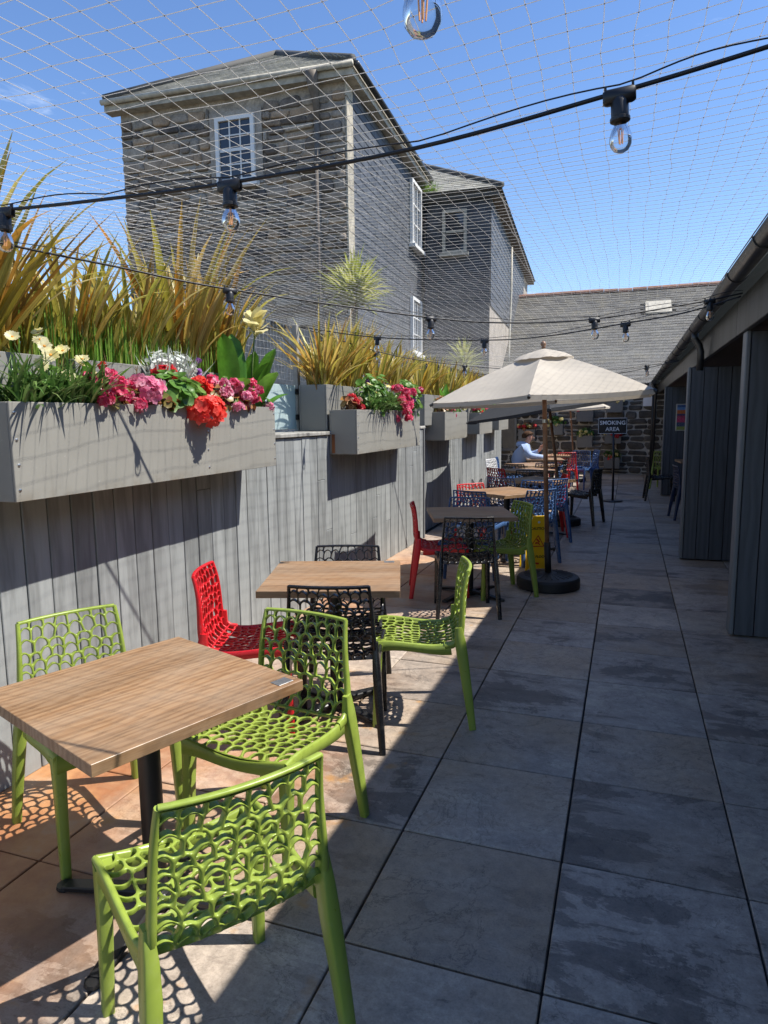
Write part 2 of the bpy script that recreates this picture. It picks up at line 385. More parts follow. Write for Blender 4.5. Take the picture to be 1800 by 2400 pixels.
_tr = t_.n('BsdfTranslucent', Color=(.6, .72, .72, 1)); _ms = t_.n('MixShader', Fac=.45); t_.i(_ms, 'I1', t_.b.outputs[0]); t_.i(_ms, 'I2', _tr); t_.i(t_.out, 'Surface', _ms)
MT['frosted'] = t_.m
MT['bulb'] = mat_glass_thin('bulb_glass', (.97, .97, .96), .9)
MT['drink'] = mat_glass_thin('drink_glass', (.8, .93, .95), 1.5)
MT['filament'] = mat_plain('filament', (.75, .36, .14), .5)
MT['cable'] = mat_plain('cable_rubber', (.011, .011, .012), .5, var=.2)
t_ = NT('net_cord'); t_.set(Base_Color=(.8, .79, .76), Roughness=.6); _tr = t_.n('BsdfTranslucent', Color=(.8, .79, .76, 1)); _ms = t_.n('MixShader', Fac=.5); t_.i(_ms, 'I1', t_.b.outputs[0]); t_.i(_ms, 'I2', _tr); t_.i(t_.out, 'Surface', _ms); MT['net'] = t_.m
t_ = NT('net_knot'); t_.set(Base_Color=(.2, .19, .18), Roughness=.8); MT['knot'] = t_.m
MT['phorm'] = mat_leaf('phormium_blade', [(0, (.32, .3, .045)), (.16, (.48, .4, .08)), (.34, (.56, .4, .1)), (.46, (.3, .31, .045)), (.6, (.58, .33, .05)), (.74, (.64, .53, .22)), (.88, (.46, .42, .08)), (1, (.34, .18, .05))], .38, .45, streak=60)
MT['phorm_dead'] = mat_leaf('phormium_orange', [(0, (.55, .22, .02)), (1, (.5, .3, .06))], .5, .4)
MT['reed'] = mat_leaf('reed_green', [(0, (.12, .26, .03)), (.5, (.18, .36, .045)), (.8, (.26, .38, .06)), (1, (.4, .36, .12))], .4, .45)
MT['strap'] = mat_leaf('strap_leaf', [(0, (.06, .14, .03)), (.5, (.1, .2, .045)), (.85, (.16, .25, .07)), (1, (.22, .27, .1))], .35, .3)
MT['leafg'] = mat_leaf('leaf_green', [(0, (.07, .16, .025)), (.5, (.11, .24, .04)), (1, (.19, .31, .07))], .42, .35)
MT['canna'] = mat_leaf('canna_leaf', [(0, (.09, .25, .025)), (1, (.15, .34, .04))], .32, .4)
MT['bronze'] = mat_leaf('begonia_leaf', [(0, (.16, .05, .025)), (.35, (.26, .1, .035)), (.7, (.3, .17, .05)), (1, (.14, .16, .035))], .35, .25)
MT['silver'] = mat_leaf('silver_leaf', [(0, (.5, .54, .5)), (1, (.7, .73, .68))], .7, .25)
MT['f_red'] = mat_leaf('petal_red', [(0, (.6, .02, .03)), (.5, (.68, .05, .05)), (1, (.62, .03, .07))], .45, .5)
MT['f_coral'] = mat_leaf('petal_coral', [(0, (.8, .06, .05)), (1, (.86, .14, .1))], .45, .5)
MT['f_pink'] = mat_leaf('petal_pink', [(0, (.78, .16, .32)), (.5, (.82, .32, .46)), (1, (.85, .5, .58))], .45, .5)
MT['f_mag'] = mat_leaf('petal_magenta', [(0, (.66, .03, .12)), (.6, (.78, .1, .22)), (1, (.82, .3, .4))], .45, .5)
MT['f_yellow'] = mat_leaf('petal_pale_yellow', [(0, (.78, .68, .25)), (1, (.85, .8, .5))], .45, .5)
MT['f_cream'] = mat_leaf('petal_cream', [(0, (.78, .7, .36)), (1, (.82, .78, .52))], .45, .5)
MT['f_purple'] = mat_leaf('petal_purple', [(0, (.3, .08, .42)), (1, (.42, .16, .5))], .5, .3)
MT['f_centre'] = mat_plain('flower_centre', (.5, .22, .02), .8)
MT['stem'] = mat_leaf('stem', [(0, (.1, .17, .04)), (1, (.13, .2, .05))], .5, .1)
MT['cordy'] = mat_leaf('cordyline_leaf', [(0, (.34, .38, .07)), (.6, (.46, .48, .13)), (1, (.55, .52, .22))], .35, .45)
MT['bark'] = mat_plain('bark', (.16, .12, .08), .9, var=.4, bump=.5)
MT['skin'] = mat_plain('skin', (.5, .27, .19), .5, var=.06)
MT['hoodie'] = mat_cloth('hoodie_blue', (.36, .46, .66), .05)
MT['jeans'] = mat_cloth('trousers_dark', (.035, .04, .055), .03)
MT['hair'] = mat_plain('hair_brown', (.07, .034, .016), .8, var=.5, nscale=60, bump=.6, spec=.2)
MT['paper'] = mat_plain('paper_white', (.7, .71, .74), .7, var=.03)
MT['sign_black'] = mat_plain('sign_black', (.008, .008, .013), .35, var=.1)
MT['sign_white'] = mat_plain('sign_white', (.75, .75, .75), .5, var=.02)

# ---------------------------------------------------------------- ground and paved floor
tag(MB().grid(lambda u, v: (-400 + 800 * u, -400 + 800 * v, -.09), 8, 8).build('ground', MT['earth']), kind='structure')
floor = tag(MB().box(-2.75, 2.6, -.7, 19.9, -.085, -.022).build('floor', MT['grout']), kind='structure')
TX0, TY0 = -2.5677, .5453
tm = MB().cbox(-.2962, .2962, -.2962, .2962, -.021, 0, .003).mesh('tile')
for i in range(8):
    for j in range(-2, 32):
        yy = TY0 + .6 * j + .3
        if yy > 19.75: continue
        o = link('tile', tm, MT['tile'], floor, (TX0 + .6 * i + .3 + U(-.001, .001), yy + U(-.001, .001), U(-.0012, .0008)))
        o.rotation_euler = (U(-.0015, .0015), U(-.0015, .0015), 0)

# ---------------------------------------------------------------- left timber wall
def board_run(parent, mat_, x, y0, y1, z0, z1, w, th, face, zvar=0, split=.0):
    """vertical boards along y; face = +1 the boards' faces look to +X"""
    y = y0
    while y < y1 - .02:
        ww = min(w + U(-.004, .004), y1 - y); d = th + U(-.0025, .0025)
        cuts = [z0, z1]
        if rnd() < split: cuts = [z0, z0 + (z1 - z0) * U(.3, .9), z1]
        for a, b in zip(cuts, cuts[1:]):
            mb = MB().cbox(-d / 2, d / 2, -ww / 2 + .0035, ww / 2 - .0035, 0, b - a - (.003 if b < z1 else 0), .003)
            mb.build('board', mat_, parent, loc=(x - face * (th / 2) + face * (d - th) / 2 + U(-.001, .001), y + ww / 2, a))
        y += ww
wall = thing('timber_wall', 'grey vertical board wall with a wide ledge running beside the tables', 'wall')
MB().box(-3.2, -2.527, -.8, 8.62, -.06, 1.425).build('wall_core', MT['grout'], wall)
MB().box(-3.2, -2.647, 8.62, 15.2, -.06, 1.405).build('wall_core', MT['grout'], wall)
board_run(wall, MT['board'], -2.5, -.798, 8.62, 0, 1.437, .147, .022, 1, split=.2)
board_run(wall, MT['board'], -2.62, 8.62, 15.2, 0, 1.41, .147, .022, 1, split=.2)
MB().cbox(-2.62, -2.48, 8.585, 8.625, 0, 1.44, .004).build('corner_post', MT['trim'], wall)
y = -.8
while y < 8.6:
    L = U(1.1, 1.5); e = min(y + L, 8.66)
    MB().cbox(-3.18, -2.478 + U(-.004, .004), y + .002, e - .002, 1.44, 1.472, .005).build('coping_board', MT['coping'], wall); y = e
y = 8.68
while y < 15.2:
    L = U(1.1, 1.5); e = min(y + L, 15.25)
    MB().cbox(-3.18, -2.595, y + .002, e - .002, 1.415, 1.446, .005).build('coping_board', MT['coping'], wall); y = e

# ---------------------------------------------------------------- planters on the wall
def planter(name, label, x0, x1, y0, y1, z0, z1, mat_, group, taper=.0, rivets=True, rust=0, rx=0):
    t = thing(name, label, 'planter', ((x0 + x1) / 2, (y0 + y1) / 2, z0), 0, group)
    a, b, h = (x1 - x0) / 2, (y1 - y0) / 2, z1 - z0; w = .012
    MB().box(-a + w, a - w, -b + w, b - w, .002, .02).build('base', mat_, t)
    for nm, c in (('panel', (a - w, a, -b, b)), ('panel', (-a, -a + w, -b, b)), ('panel', (-a + w + .001, a - w - .001, -b, -b + w)), ('panel', (-a + w + .001, a - w - .001, b - w, b))):
        MB().cbox(c[0], c[1], c[2], c[3], 0, h, .002).build(nm, mat_, t)
    MB().grid(lambda u, v: (-a + w + u * 2 * (a - w), -b + w + v * 2 * (b - w), h - .05 + .03 * mnoise.noise(Vector((u * 3, v * 9, y0)))), 6, 16).build('soil', MT['soil'], t)
    if rivets:
        rm = MB().lathe([(.008, 0), (.007, .002), (.003, .0035)], 8).xf(Matrix.Rotation(R(90), 4, 'Y')).mesh('rivet')
        for yy in (-b + .022, .25 * b, b - .016):
            for k in range(4):
                link('rivet', rm, MT['rivet'], t, (a, yy + U(-.003, .003), h * (.12 + .255 * k) + U(-.004, .004)))
    if rust:
        MB().cbox(-a + .02, -a + .03 + .02, -b - .003, -b - .0005, 0.01, h * .45, .001).build('rust_stain', MT['rust'], t)
    return t
PX0, PX1 = -2.497, -2.234
planter('wall_planter', 'long grey metal planter nearest the camera, full of geraniums and canna', PX0, PX1, 2.02, 4.13, 1.275, 1.665, MT['planter'], 'planters hung on the timber wall')
planter('wall_planter', 'second grey planter along the wall, rusty at its near end', PX0, PX1, 5.62, 7.56, 1.268, 1.66, MT['planter'], 'planters hung on the timber wall', rust=1)
PF0, PF1 = -2.617, -2.34
planter('wall_planter', 'third grey planter along the wall beside the cream parasol rim', PF0, PF1, 9.12, 10.5, 1.268, 1.655, MT['planter'], 'planters hung on the timber wall', rivets=False)
planter('wall_planter', 'fourth grey planter along the wall above the white chair', PF0, PF1, 11.45, 12.6, 1.29, 1.65, MT['planter'], 'planters hung on the timber wall', rivets=False)
planter('wall_planter', 'last grey planter at the far end of the board wall', PF0, PF1, 13.3, 14.4, 1.32, 1.65, MT['planter'], 'planters hung on the timber wall', rivets=False)
RB = [('rear trough behind the yellow gazanias', 1.0, 2.56), ('rear trough behind the red geraniums and green reeds', 2.68, 4.25), ('tall rear trough beside the frosted glass panel', 5.62, 8.4), ('rear trough behind the third wall planter', 8.75, 11.2), ('rear trough behind the last wall planters', 11.4, 14.9)]
for lb, a, b in RB:
    planter('ledge_trough', 'grey ' + lb, -2.79, -2.52, a, b, 1.476, 1.885, MT['planter_b'], 'troughs standing on the wall ledge', rivets=False)

# ---------------------------------------------------------------- glass balustrade with posts
bal = thing('glass_balustrade', 'frosted glass balustrade panel between two grey posts on the ledge', 'balustrade', (-2.86, 5.15, 1.474))
MB().cbox(-.006, .006, -.66, .53, .02, .41, .002).build('glass_panel', MT['frosted'], bal)
for yy in (-.70, .57):
    p = MB().cbox(-.025, .025, yy - .025, yy + .025, 0, .95, .004).build('post', MT['galv'], bal)
    for zz in (.1, .33):
        MB().cbox(-.012, .03, yy - .05, yy + .05, zz, zz + .05, .005).build('clamp', MT['black'], p)
for yy in (8.55, 12.0, 15.1):
    pt = thing('net_post', {8.55: 'grey net post rising behind the second wall planter', 12.0: 'grey net post behind the fourth wall planter', 15.1: 'grey net post at the far end of the board wall'}[yy], 'post', (-2.9, yy, 1.447 if yy > 8.6 else 1.474), 0, 'posts holding up the net')
    MB().cbox(-.025, .025, -.025, .025, 0, .95, .004).build('shaft', MT['galv'], pt)
    MB().cbox(-.05, .05, -.05, .05, 0.0005, .012, .003).build('foot_plate', MT['galv'], pt)

# ---------------------------------------------------------------- right-hand building: fins, fascia, gutter, roof
bay = thing('bay_building', 'dark grey boarded lean-to with open bays, fascia and gutter on the right', 'building', (0, 0, 0))
MB().box(2.4, 2.5, -2, 19.8, 0, 2.3).build('back_wall', MT['board_dark'], bay)
MB().box(.78, 2.4, -2, 19.8, 2.19, 2.21).build('soffit', MT['soffit'], bay)
y = -2.
while y < 19.6:
    e = min(y + U(2.3, 2.7), 19.7)
    MB().cbox(.725, .765, y + .002, e - .002, 2.15, 2.405, .004).build('fascia_board', MT['fascia'], bay); y = e
MB().hexa([(.6, -2, 2.43), (3.4, -2, 3.95), (3.4, 19.9, 3.95), (.6, 19.9, 2.43), (.6, -2, 2.47), (3.4, -2, 3.99), (3.4, 19.9, 3.99), (.6, 19.9, 2.47)]).build('roof', MT['roof_far'], bay)
g = MB(); n = 9
prof = [(-.058 * math.cos(math.pi * k / n), -.058 * math.sin(math.pi * k / n)) for k in range(n + 1)]
prof = prof + [(p[0] * .9, p[1] * .9) for p in prof[::-1]]
g.prism(prof, 0, 21.5).xf(Matrix(((1, 0, 0, .6), (0, 0, 1, -1.9), (0, 1, 0, 2.44), (0, 0, 0, 1))))
gut = smooth_by_angle(g.build('gutter', MT['gutter'], bay, recalc=True), 50)
yy = 1.1
while yy < 19.5:
    b_ = MB(); pr_ = [(-.064 * math.cos(math.pi * k / n), -.064 * math.sin(math.pi * k / n)) for k in range(n + 1)]; pr_ += [(p[0] * .9, p[1] * .9) for p in pr_[::-1]]
    w_ = .09 if rnd() < .25 else .022
    b_.prism(pr_, 0, w_).xf(Matrix(((1, 0, 0, .6), (0, 0, 1, yy), (0, 1, 0, 2.44), (0, 0, 0, 1))))
    b_.build('bracket', MT['gutter'], gut, recalc=True); yy += .92
for yy in (7.6, 19.4):
    z_ = 1.6 if yy < 10 else 0
    MB().tube([(.6, yy, 2.4), (.6, yy, 2.33), (.64, yy, 2.27), (.66, yy, 2.2), (.66, yy, z_ if yy > 10 else 2.02)], .034, 12).build('downpipe', MT['gutter'], bay, smooth=True)
def fin(x, y, top, w=.13, th=.15):
    f_ = MB().box(x + .03, 2.4, y + .024, y + th - .024, 0.01, top).build('fin_core', MT['grout'], bay)
    MB().cbox(x, x + .03, y - .006, y + th + .006, .012, top, .006).build('corner_trim', MT['trim'], f_)
    xx = x + .032
    while xx < 2.38:
        ww = min(w + U(-.004, .004), 2.4 - xx)
        for sy, yb in ((0, y), (1, y + th - .022)):
            if sy == 1 and xx > 1.2: continue
            MB().cbox(xx + .003, xx + ww - .003, yb, yb + .022, .014, top - .004, .003).build('board', MT['board_dark'], f_)
        xx += ww
fin(.742, 5.32, 2.148); fin(.593, 8.08, 2.085, th=.16); fin(.66, 14.5, 2.12, .115)

# poster in a frame on the far fin
po = thing('framed_poster', 'colourful poster in a pale frame on the far boarded fin', 'poster', (.975, 14.485, 1.27))
MB().cbox(-.1, .22, -.016, 0, 0, .52, .004).build('frame', MT['steel'], po)
t_ = NT('poster_print'); sp_ = t_.n('SeparateXYZ', Vector=t_.n('TexCoord').outputs['Object'])
cr_ = t_.ramp(t_.math('MULTIPLY', sp_.outputs[2], 2.), [(0, (.25, .3, .06)), (.17, (.06, .07, .14)), (.33, (.5, .03, .12)), (.5, (.4, .04, .1)), (.58, (.07, .03, .12)), (.66, (.55, .12, .02)), (.8, (.1, .25, .5)), (.9, (.05, .1, .25))], 'CONSTANT')
lt = t_.ramp(t_.noise(t_.coords((60, 60, 40), 0), 2, 3, .6), [(.55, 0), (.6, .7)])
t_.set(Base_Color=t_.mix(cr_, (.6, .6, .55), t_.math('MULTIPLY', lt, .35)).outputs[0], Roughness=.25)
MB().box(-.08, .2, -.0185, -.0165, .02, .5).build('print', t_.m, po)

# ---------------------------------------------------------------- rubble stone walls
def stone_mesh(w, h, d):
    n = 3; out = []
    cx, cy = w / 2, h / 2
    r0 = min(w, h) * U(.22, .42)
    base = []
    for (sx, sy) in ((1, 1), (-1, 1), (-1, -1), (1, -1)):
        jx, jy = U(-.07, .07) * w, U(-.09, .09) * h
        px, py = sx * (cx - r0) + jx, sy * (cy - r0) + jy
        a0 = math.atan2(sy, sx) - math.pi / 4
        for k in range(n):
            a = a0 + math.pi / 2 * k / (n - 1); base.append((px + r0 * math.cos(a), py + r0 * math.sin(a)))
    m_ = len(base); mb = MB(); vs_ = []
    tx, ty = U(-.25, .25) * d, U(-.25, .25) * d
    for s_, z in ((1, 0), (1, d * .35), (.9, d * .8), (.6, d)):
        for x, y in base: vs_.append((x * s_, y * s_, z + (x / w * tx + y / h * ty + U(-.1, .1) * d if z > 0 else 0)))
    fs = [(k * m_ + j, k * m_ + (j + 1) % m_, k * m_ + m_ + (j + 1) % m_, k * m_ + m_ + j) for k in range(3) for j in range(m_)]
    fs.append(tuple(range(3 * m_, 4 * m_)))
    mb.add(vs_, fs); return mb
def rubble(parent, mat_, org, ux, uz, nrm, Wd, H, rowh, lens, holes=(), depth=.035, joint=.016):
    """irregular coursed stones on a rectangle; stones are objects"""
    Mx = Matrix((ux, uz, nrm)).transposed().to_4x4(); z = 0
    while z < H - .03:
        h = min(U(*rowh), H - z); x = -U(0, .15)
        while x < Wd - .02:
            w = U(*lens); x1 = min(x + w, Wd); x0 = max(x, 0)
            if x1 - x0 > .05:
                parts = [(x0, x1)]
                for (a, b, c, d) in holes:
                    if z + h > c + .02 and z < d - .02:
                        nx = []
                        for (p, q) in parts:
                            if q <= a or p >= b: nx.append((p, q))
                            else:
                                if a - p > .06: nx.append((p, a))
                                if q - b > .06: nx.append((b, q))
                        parts = nx
                for p, q in parts:
                    subs = [(z, h)]
                    if h > .17 and rnd() < .25: k = U(.4, .6); subs = [(z, h * k), (z + h * k, h * (1 - k))]
                    for zz, hh in subs:
                        sm = stone_mesh(q - p - joint, hh - joint, depth * U(.6, 1.3))
                        c_ = Vector(org) + ux * ((p + q) / 2) + uz * (zz + hh / 2 + U(-.01, .01))
                        o = link('stone', sm.mesh('stone', True), mat_, parent)
                        o.matrix_local = Matrix.Translation(c_) @ Mx @ Matrix.Rotation(U(-.05, .05), 4, 'Z')
            x += w
        z += h
# far stone building closing the terrace
FY = 19.7
far = thing('stone_outbuilding', 'low dark rubble stone building with slate roof closing off the far end', 'building')
MB().box(-5.2, 2.6, FY + .01, FY + .4, -.05, 2.62).build('wall', MT['mortar_far'], far)
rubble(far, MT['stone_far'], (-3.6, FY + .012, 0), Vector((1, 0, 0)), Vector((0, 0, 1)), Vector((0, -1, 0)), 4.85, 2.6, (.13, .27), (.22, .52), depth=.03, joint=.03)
def slates(fn, W_, L_, sw, ex, th=.008, jit=.5, clip=None):
    """overlapping slates; fn(u along width, s up slope, h proud) -> point"""
    mb = MB(); r_ = 0; s = 0
    while s < L_:
        x = -sw * (.5 if r_ % 2 else 0) + U(-.02, .02)
        while x < W_:
            a, b = max(x + .003, 0), min(x + sw - .003, W_)
            if b - a > .03 and (clip is None or clip((a + b) / 2, s + ex / 2)):
                e0, e1 = U(-.006, .006) * jit, U(-.004, .006) * jit; s1 = min(s + ex * 1.25, L_ + .02); t0 = th * 2.2 + abs(e0)
                mb.hexa([fn(a, s + e0, 0), fn(b, s + e0 + e1, 0), fn(b, s1, 0), fn(a, s1, 0), fn(a, s + e0, t0), fn(b, s + e0 + e1, t0), fn(b, s1, th * .6), fn(a, s1, th * .6)])
            x += sw
        s += ex; r_ += 1
    return mb
RZ0, RZ1, RY1 = 2.62, 5.68, 25.0
_sl = math.hypot(RY1 - FY + .1, RZ1 - RZ0); _cy, _cz = (RY1 - FY + .1) / _sl, (RZ1 - RZ0) / _sl
def froof(u, s, h): return (-5.0 + u, FY - .1 + s * _cy - h * _cz, RZ0 + s * _cz + h * _cy + .05 * mnoise.noise(Vector((u * .4, s * .4, 3))))
tag(slates(froof, 10.5, _sl, .3, .19, clip=lambda u, s: not (5.35 < u < 6.2 and 4.0 < s < 5.0)).build('roof_slates', MT['roof_far'], far), kind='stuff')
MB().hexa([froof(0, 0, -.09), froof(10.5, 0, -.09), froof(10.5, _sl, -.09), froof(0, _sl, -.09), froof(0, 0, -.065), froof(10.5, 0, -.065), froof(10.5, _sl, -.065), froof(0, _sl, -.065)]).build('roof_deck', MT['lead'], far)
rm_ = MB(); prr = [(.13 * math.cos(a), .13 * math.sin(a)) for a in [math.pi * k / 7 for k in range(8)]]; prr += [(x * .85, y * .85) for x, y in prr[::-1]]
rm_.prism(prr, 0, .44).xf(Matrix(((0, 0, 1, 0), (1, 0, 0, 0), (0, 1, 0, 0), (0, 0, 0, 1))))
rme = rm_.mesh('ridge_tile', recalc=True)
for k in range(23):
    x_ = -5 + k * .455; o = link('ridge_tile', rme, MT['ridge'], far, (x_, RY1 + .02, froof(x_ + 5.2, _sl, 0)[2] - .02 + U(-.01, .01))); o.rotation_euler = (0, U(-.02, .02), U(-.01, .01))
sk = MB().hexa([froof(5.4, 4.05, .02), froof(6.15, 4.05, .02), froof(6.15, 5.0, .02), froof(5.4, 5.0, .02), froof(5.4, 4.05, .08), froof(6.15, 4.05, .08), froof(6.15, 5.0, .06), froof(5.4, 5.0, .06)]).build('skylight', MT['cream'], far)
MB().hexa([froof(5.48, 4.13, .083), froof(6.07, 4.13, .083), froof(6.07, 4.92, .07), froof(5.48, 4.92, .07), froof(5.48, 4.13, .09), froof(6.07, 4.13, .09), froof(6.07, 4.92, .078), froof(5.48, 4.92, .078)]).build('skylight_pane', MT['cream'], sk)
MB().tube([(.62, FY - .05, 0), (.62, FY - .05, 2.6)], .04, 10).build('downpipe', MT['gutter'], far, smooth=True)
# dark window at the far left, a thing in the far wall
wn = MB().cbox(-3.55, -2.95, FY - .07, FY - .002, .6, 1.62, .006).build('window_frame', MT['trim'], far)
MB().box(-3.49, -3.01, FY - .074, FY - .0715, .68, 1.55).build('pane', MT['pane'], wn)
nb = thing('notice_board', 'blank white notice sheet fixed high on the far stone wall', 'notice', (.48, FY - .06, 1.81))
MB().cbox(-.11, .11, -.012, .012, 0, .29, .003).build('board', MT['paper'], nb)
MB().cbox(-.09, .09, .012, .04, .02, .27, .002).build('batten', MT['trim'], nb)

# ---------------------------------------------------------------- the tall house behind the wall
KX, KY = -4.69, 11.5
S_ = Vector((-.059, .998, 0)).normalized(); E_ = Vector((-S_.y, S_.x, 0))     # S_ along the side, E_ to the left along the front
K = Vector((KX, KY, 0))
def H_(e, s, z): return K + E_ * e + S_ * s + Vector((0, 0, z))
hs = thing('stone_house', 'tall rubble stone house with slate hung side and hipped roof', 'house')
EZ, FW, SL = 7.3, 4.42, 5.7
MB().hexa([H_(-0.0, 0, 0), H_(FW, 0, 0), H_(FW, SL, 0), H_(0, SL, 0), H_(0, 0, EZ), H_(FW, 0, EZ), H_(FW, SL, EZ), H_(0, SL, EZ)]).build('wall', MT['mortar'], hs, recalc=True)
we0, we1, wz0, wz1 = 1.67, 2.43, 5.76, 6.88
rubble(hs, MT['stone'], H_(FW, 0, 3.2), -E_, Vector((0, 0, 1)), -S_, FW, EZ - 3.42, (.1, .25), (.17, .55), holes=[(FW - we1 - .14, FW - we0 - .14 + .28, wz0 - 3.2 - .1, wz1 - 3.2 + .12), ], depth=.055, joint=.022)
for k in range(12):   # granite quoins at the corner
    z_ = 3.0 + k * .36; w_ = -.0005
    MB().hexa([H_(-.03, -.03, z_ + .008), H_(w_, -.03, z_ + .008), H_(w_, .3, z_ + .008), H_(-.03, .3, z_ + .008), H_(-.03, -.03, z_ + .352), H_(w_, -.03, z_ + .352), H_(w_, .3, z_ + .352), H_(-.03, .3, z_ + .352)]).build('quoin', MT['quoin'], hs, recalc=True)
def sash(parent, pt, e0, e1, z0, z1, nx, nz, out, mat_=None, sill=True, zmid=True):
    """window in a plane: pt(e, z, o) gives a point, o = proud of the wall"""
    mat_ = mat_ or MT['white']; fr = MB(); wd = .07
    def bar(a, b, c, d, o0, o1): return [pt(a, c, o0), pt(b, c, o0), pt(b, c, o1), pt(a, c, o1), pt(a, d, o0), pt(b, d, o0), pt(b, d, o1), pt(a, d, o1)]
    for a, b, c, d in ((e0, e0 + wd, z0, z1), (e1 - wd, e1, z0, z1), (e0 + wd, e1 - wd, z0, z0 + wd), (e0 + wd, e1 - wd, z1 - wd, z1)): fr.hexa(bar(a, b, c, d, .005, out))
    w_ = fr.build('window', mat_, parent, recalc=True)
    if sill: MB().hexa(bar(e0 - .06, e1 + .06, z0 - .08, z0 - .003, .003, out + .07)).build('sill', mat_, w_, recalc=True)
    a0, a1, c0, c1 = e0 + wd, e1 - wd, z0 + wd, z1 - wd
    bars = MB()
    for k in range(1, nx): x = a0 + (a1 - a0) * k / nx; bars.hexa(bar(x - .011, x + .011, c0, c1, .012, out * .62))
    for k in range(1, nz):
        z = c0 + (c1 - c0) * k / nz; hh = .026 if (zmid and k == nz // 2) else .011
        for j in range(nx): bars.hexa(bar(a0 + (a1 - a0) * j / nx + .0115, a0 + (a1 - a0) * (j + 1) / nx - .0115, z - hh, z + hh, .012, out * .6))
    bars.build('glazing_bars', mat_, w_, recalc=True)
    for i in range(nx):
        for j in range(nz):
            x0, x1 = a0 + (a1 - a0) * i / nx + .012, a0 + (a1 - a0) * (i + 1) / nx - .012; q0, q1 = c0 + (c1 - c0) * j / nz + .012, c0 + (c1 - c0) * (j + 1) / nz - .012
            d_ = U(0, .006); MB().hexa(bar(x0, x1, q0, q1, .006, .016 + d_)).build('pane', MT['pane'], w_, recalc=True)
    return w_
front = lambda e, z, o: H_(e, -o, z)
side = lambda s, z, o: H_(-o, s, z)
MB().hexa([H_(we0 - .13, -.01, wz0 - .03), H_(we1 + .13, -.01, wz0 - .03), H_(we1 + .13, -.045, wz0 - .03), H_(we0 - .13, -.045, wz0 - .03), H_(we0 - .13, -.01, wz1 + .1), H_(we1 + .13, -.01, wz1 + .1), H_(we1 + .13, -.045, wz1 + .1), H_(we0 - .13, -.045, wz1 + .1)]).build('window_surround', MT['mortar'], hs, recalc=True)
sash(hs, lambda e, z, o: H_(e, -.046 - o, z), we0, we1, wz0, wz1, 3, 4, .06)
# slate hung side wall
tag(slates(lambda u, s, h: tuple(H_(-.012 - h, .31 + u, 2.4 + s)), SL - .32, EZ - 2.4, .26, .15, .006).build('hung_slates', MT['slate'], hs, recalc=True), kind='stuff')
sash(hs, lambda e, z, o: side(e, z, o + .03), 4.35, 5.3, 5.58, 7.02, 3, 3, .08, zmid=False)
sash(hs, lambda e, z, o: side(e, z, o + .03), 4.35, 5.3, 3.1, 4.4, 3, 3, .08, zmid=False)
# eaves, gutters and the hipped roof
for nm, pts in (('eaves_board', (-.18, FW + .18, -.2, -.02)), ):
    MB().hexa([H_(-.2, -.2, EZ - .1), H_(FW + .2, -.2, EZ - .1), H_(FW + .2, .02, EZ - .1), H_(-.2, .02, EZ - .1), H_(-.2, -.2, EZ + .06), H_(FW + .2, -.2, EZ + .06), H_(FW + .2, .02, EZ + .06), H_(-.2, .02, EZ + .06)]).build('eaves_board', MT['cream'], hs, recalc=True)
MB().hexa([H_(-.2, .025, EZ - .1), H_(.02, .025, EZ - .1), H_(.02, SL, EZ - .1), H_(-.2, SL, EZ - .1), H_(-.2, .025, EZ + .06), H_(.02, .025, EZ + .06), H_(.02, SL, EZ + .06), H_(-.2, SL, EZ + .06)]).build('eaves_board', MT['cream'], hs, recalc=True)
MB().tube([H_(-.22, -.25, EZ + .05), H_(FW + .22, -.25, EZ + .05)], .048, 10).build('gutter', MT['cream'], hs, smooth=True)
MB().tube([H_(-.27, -.2, EZ + .055), H_(-.27, SL, EZ + .055)], .05, 10).build('gutter', MT['gutter'], hs, smooth=True)
hw = FW / 2 + .2; RP = 1.55; th_ = math.atan2(RP, hw); csl, ssl = math.cos(th_), math.sin(th_); rl = hw / csl
mid = FW / 2
def r_front(u, s, h): return tuple(H_(mid - hw + u, -.2 + s * csl - h * ssl, EZ + .1 + s * ssl + h * csl))
tag(slates(r_front, 2 * hw, rl, .26, .17, .008, clip=lambda u, s: s * csl < min(u, 2 * hw - u) + .05).build('roof_slates', MT['roof'], hs, recalc=True), kind='stuff')
def r_side(u, s, h): return tuple(H_(mid - hw + s * csl - h * ssl, -.2 + u, EZ + .1 + s * ssl + h * csl))
tag(slates(r_side, SL + 3, rl, .26, .17, .008, clip=lambda u, s: s * csl < u + .05).build('roof_slates', MT['roof'], hs, recalc=True), kind='stuff')
# solid hipped deck under the slates
pk = H_(mid, -.2 + hw, EZ + .06 + RP); pk2 = H_(mid, SL + 2.6, EZ + .06 + RP)
cA, cB, cC, cD = H_(mid - hw, -.2, EZ + .07), H_(mid + hw, -.2, EZ + .07), H_(mid + hw, SL + 2.6, EZ + .07), H_(mid - hw, SL + 2.6, EZ + .07)
MB().add([cA, cB, cC, cD, pk, pk2], [(0, 1, 4), (1, 2, 5, 4), (2, 3, 5), (3, 0, 4, 5), (3, 2, 1, 0)]).build('roof_deck', MT['lead'], hs, recalc=True)
for a, b in ((cA, pk), (cB, pk), (pk, pk2)):
    up_ = Vector((0, 0, .06)); MB().tube([a + up_, b + up_], .075, 8).build('hip_roll', MT['lead'], hs, smooth=True)
MB().tube([H_(.5, -.27, EZ + .02), H_(.5, -.2, EZ - .2), H_(.5, -.07, EZ - .42), H_(.5, -.07, EZ - .7)], [.11, .09, .06, .05], 10).build('hopper', MT['pipe'], hs, smooth=True)
dp = MB().tube([H_(.5, -.07, 0), H_(.5, -.07, EZ - .6)], .05, 10).build('downpipe', MT['pipe'], hs, smooth=True)
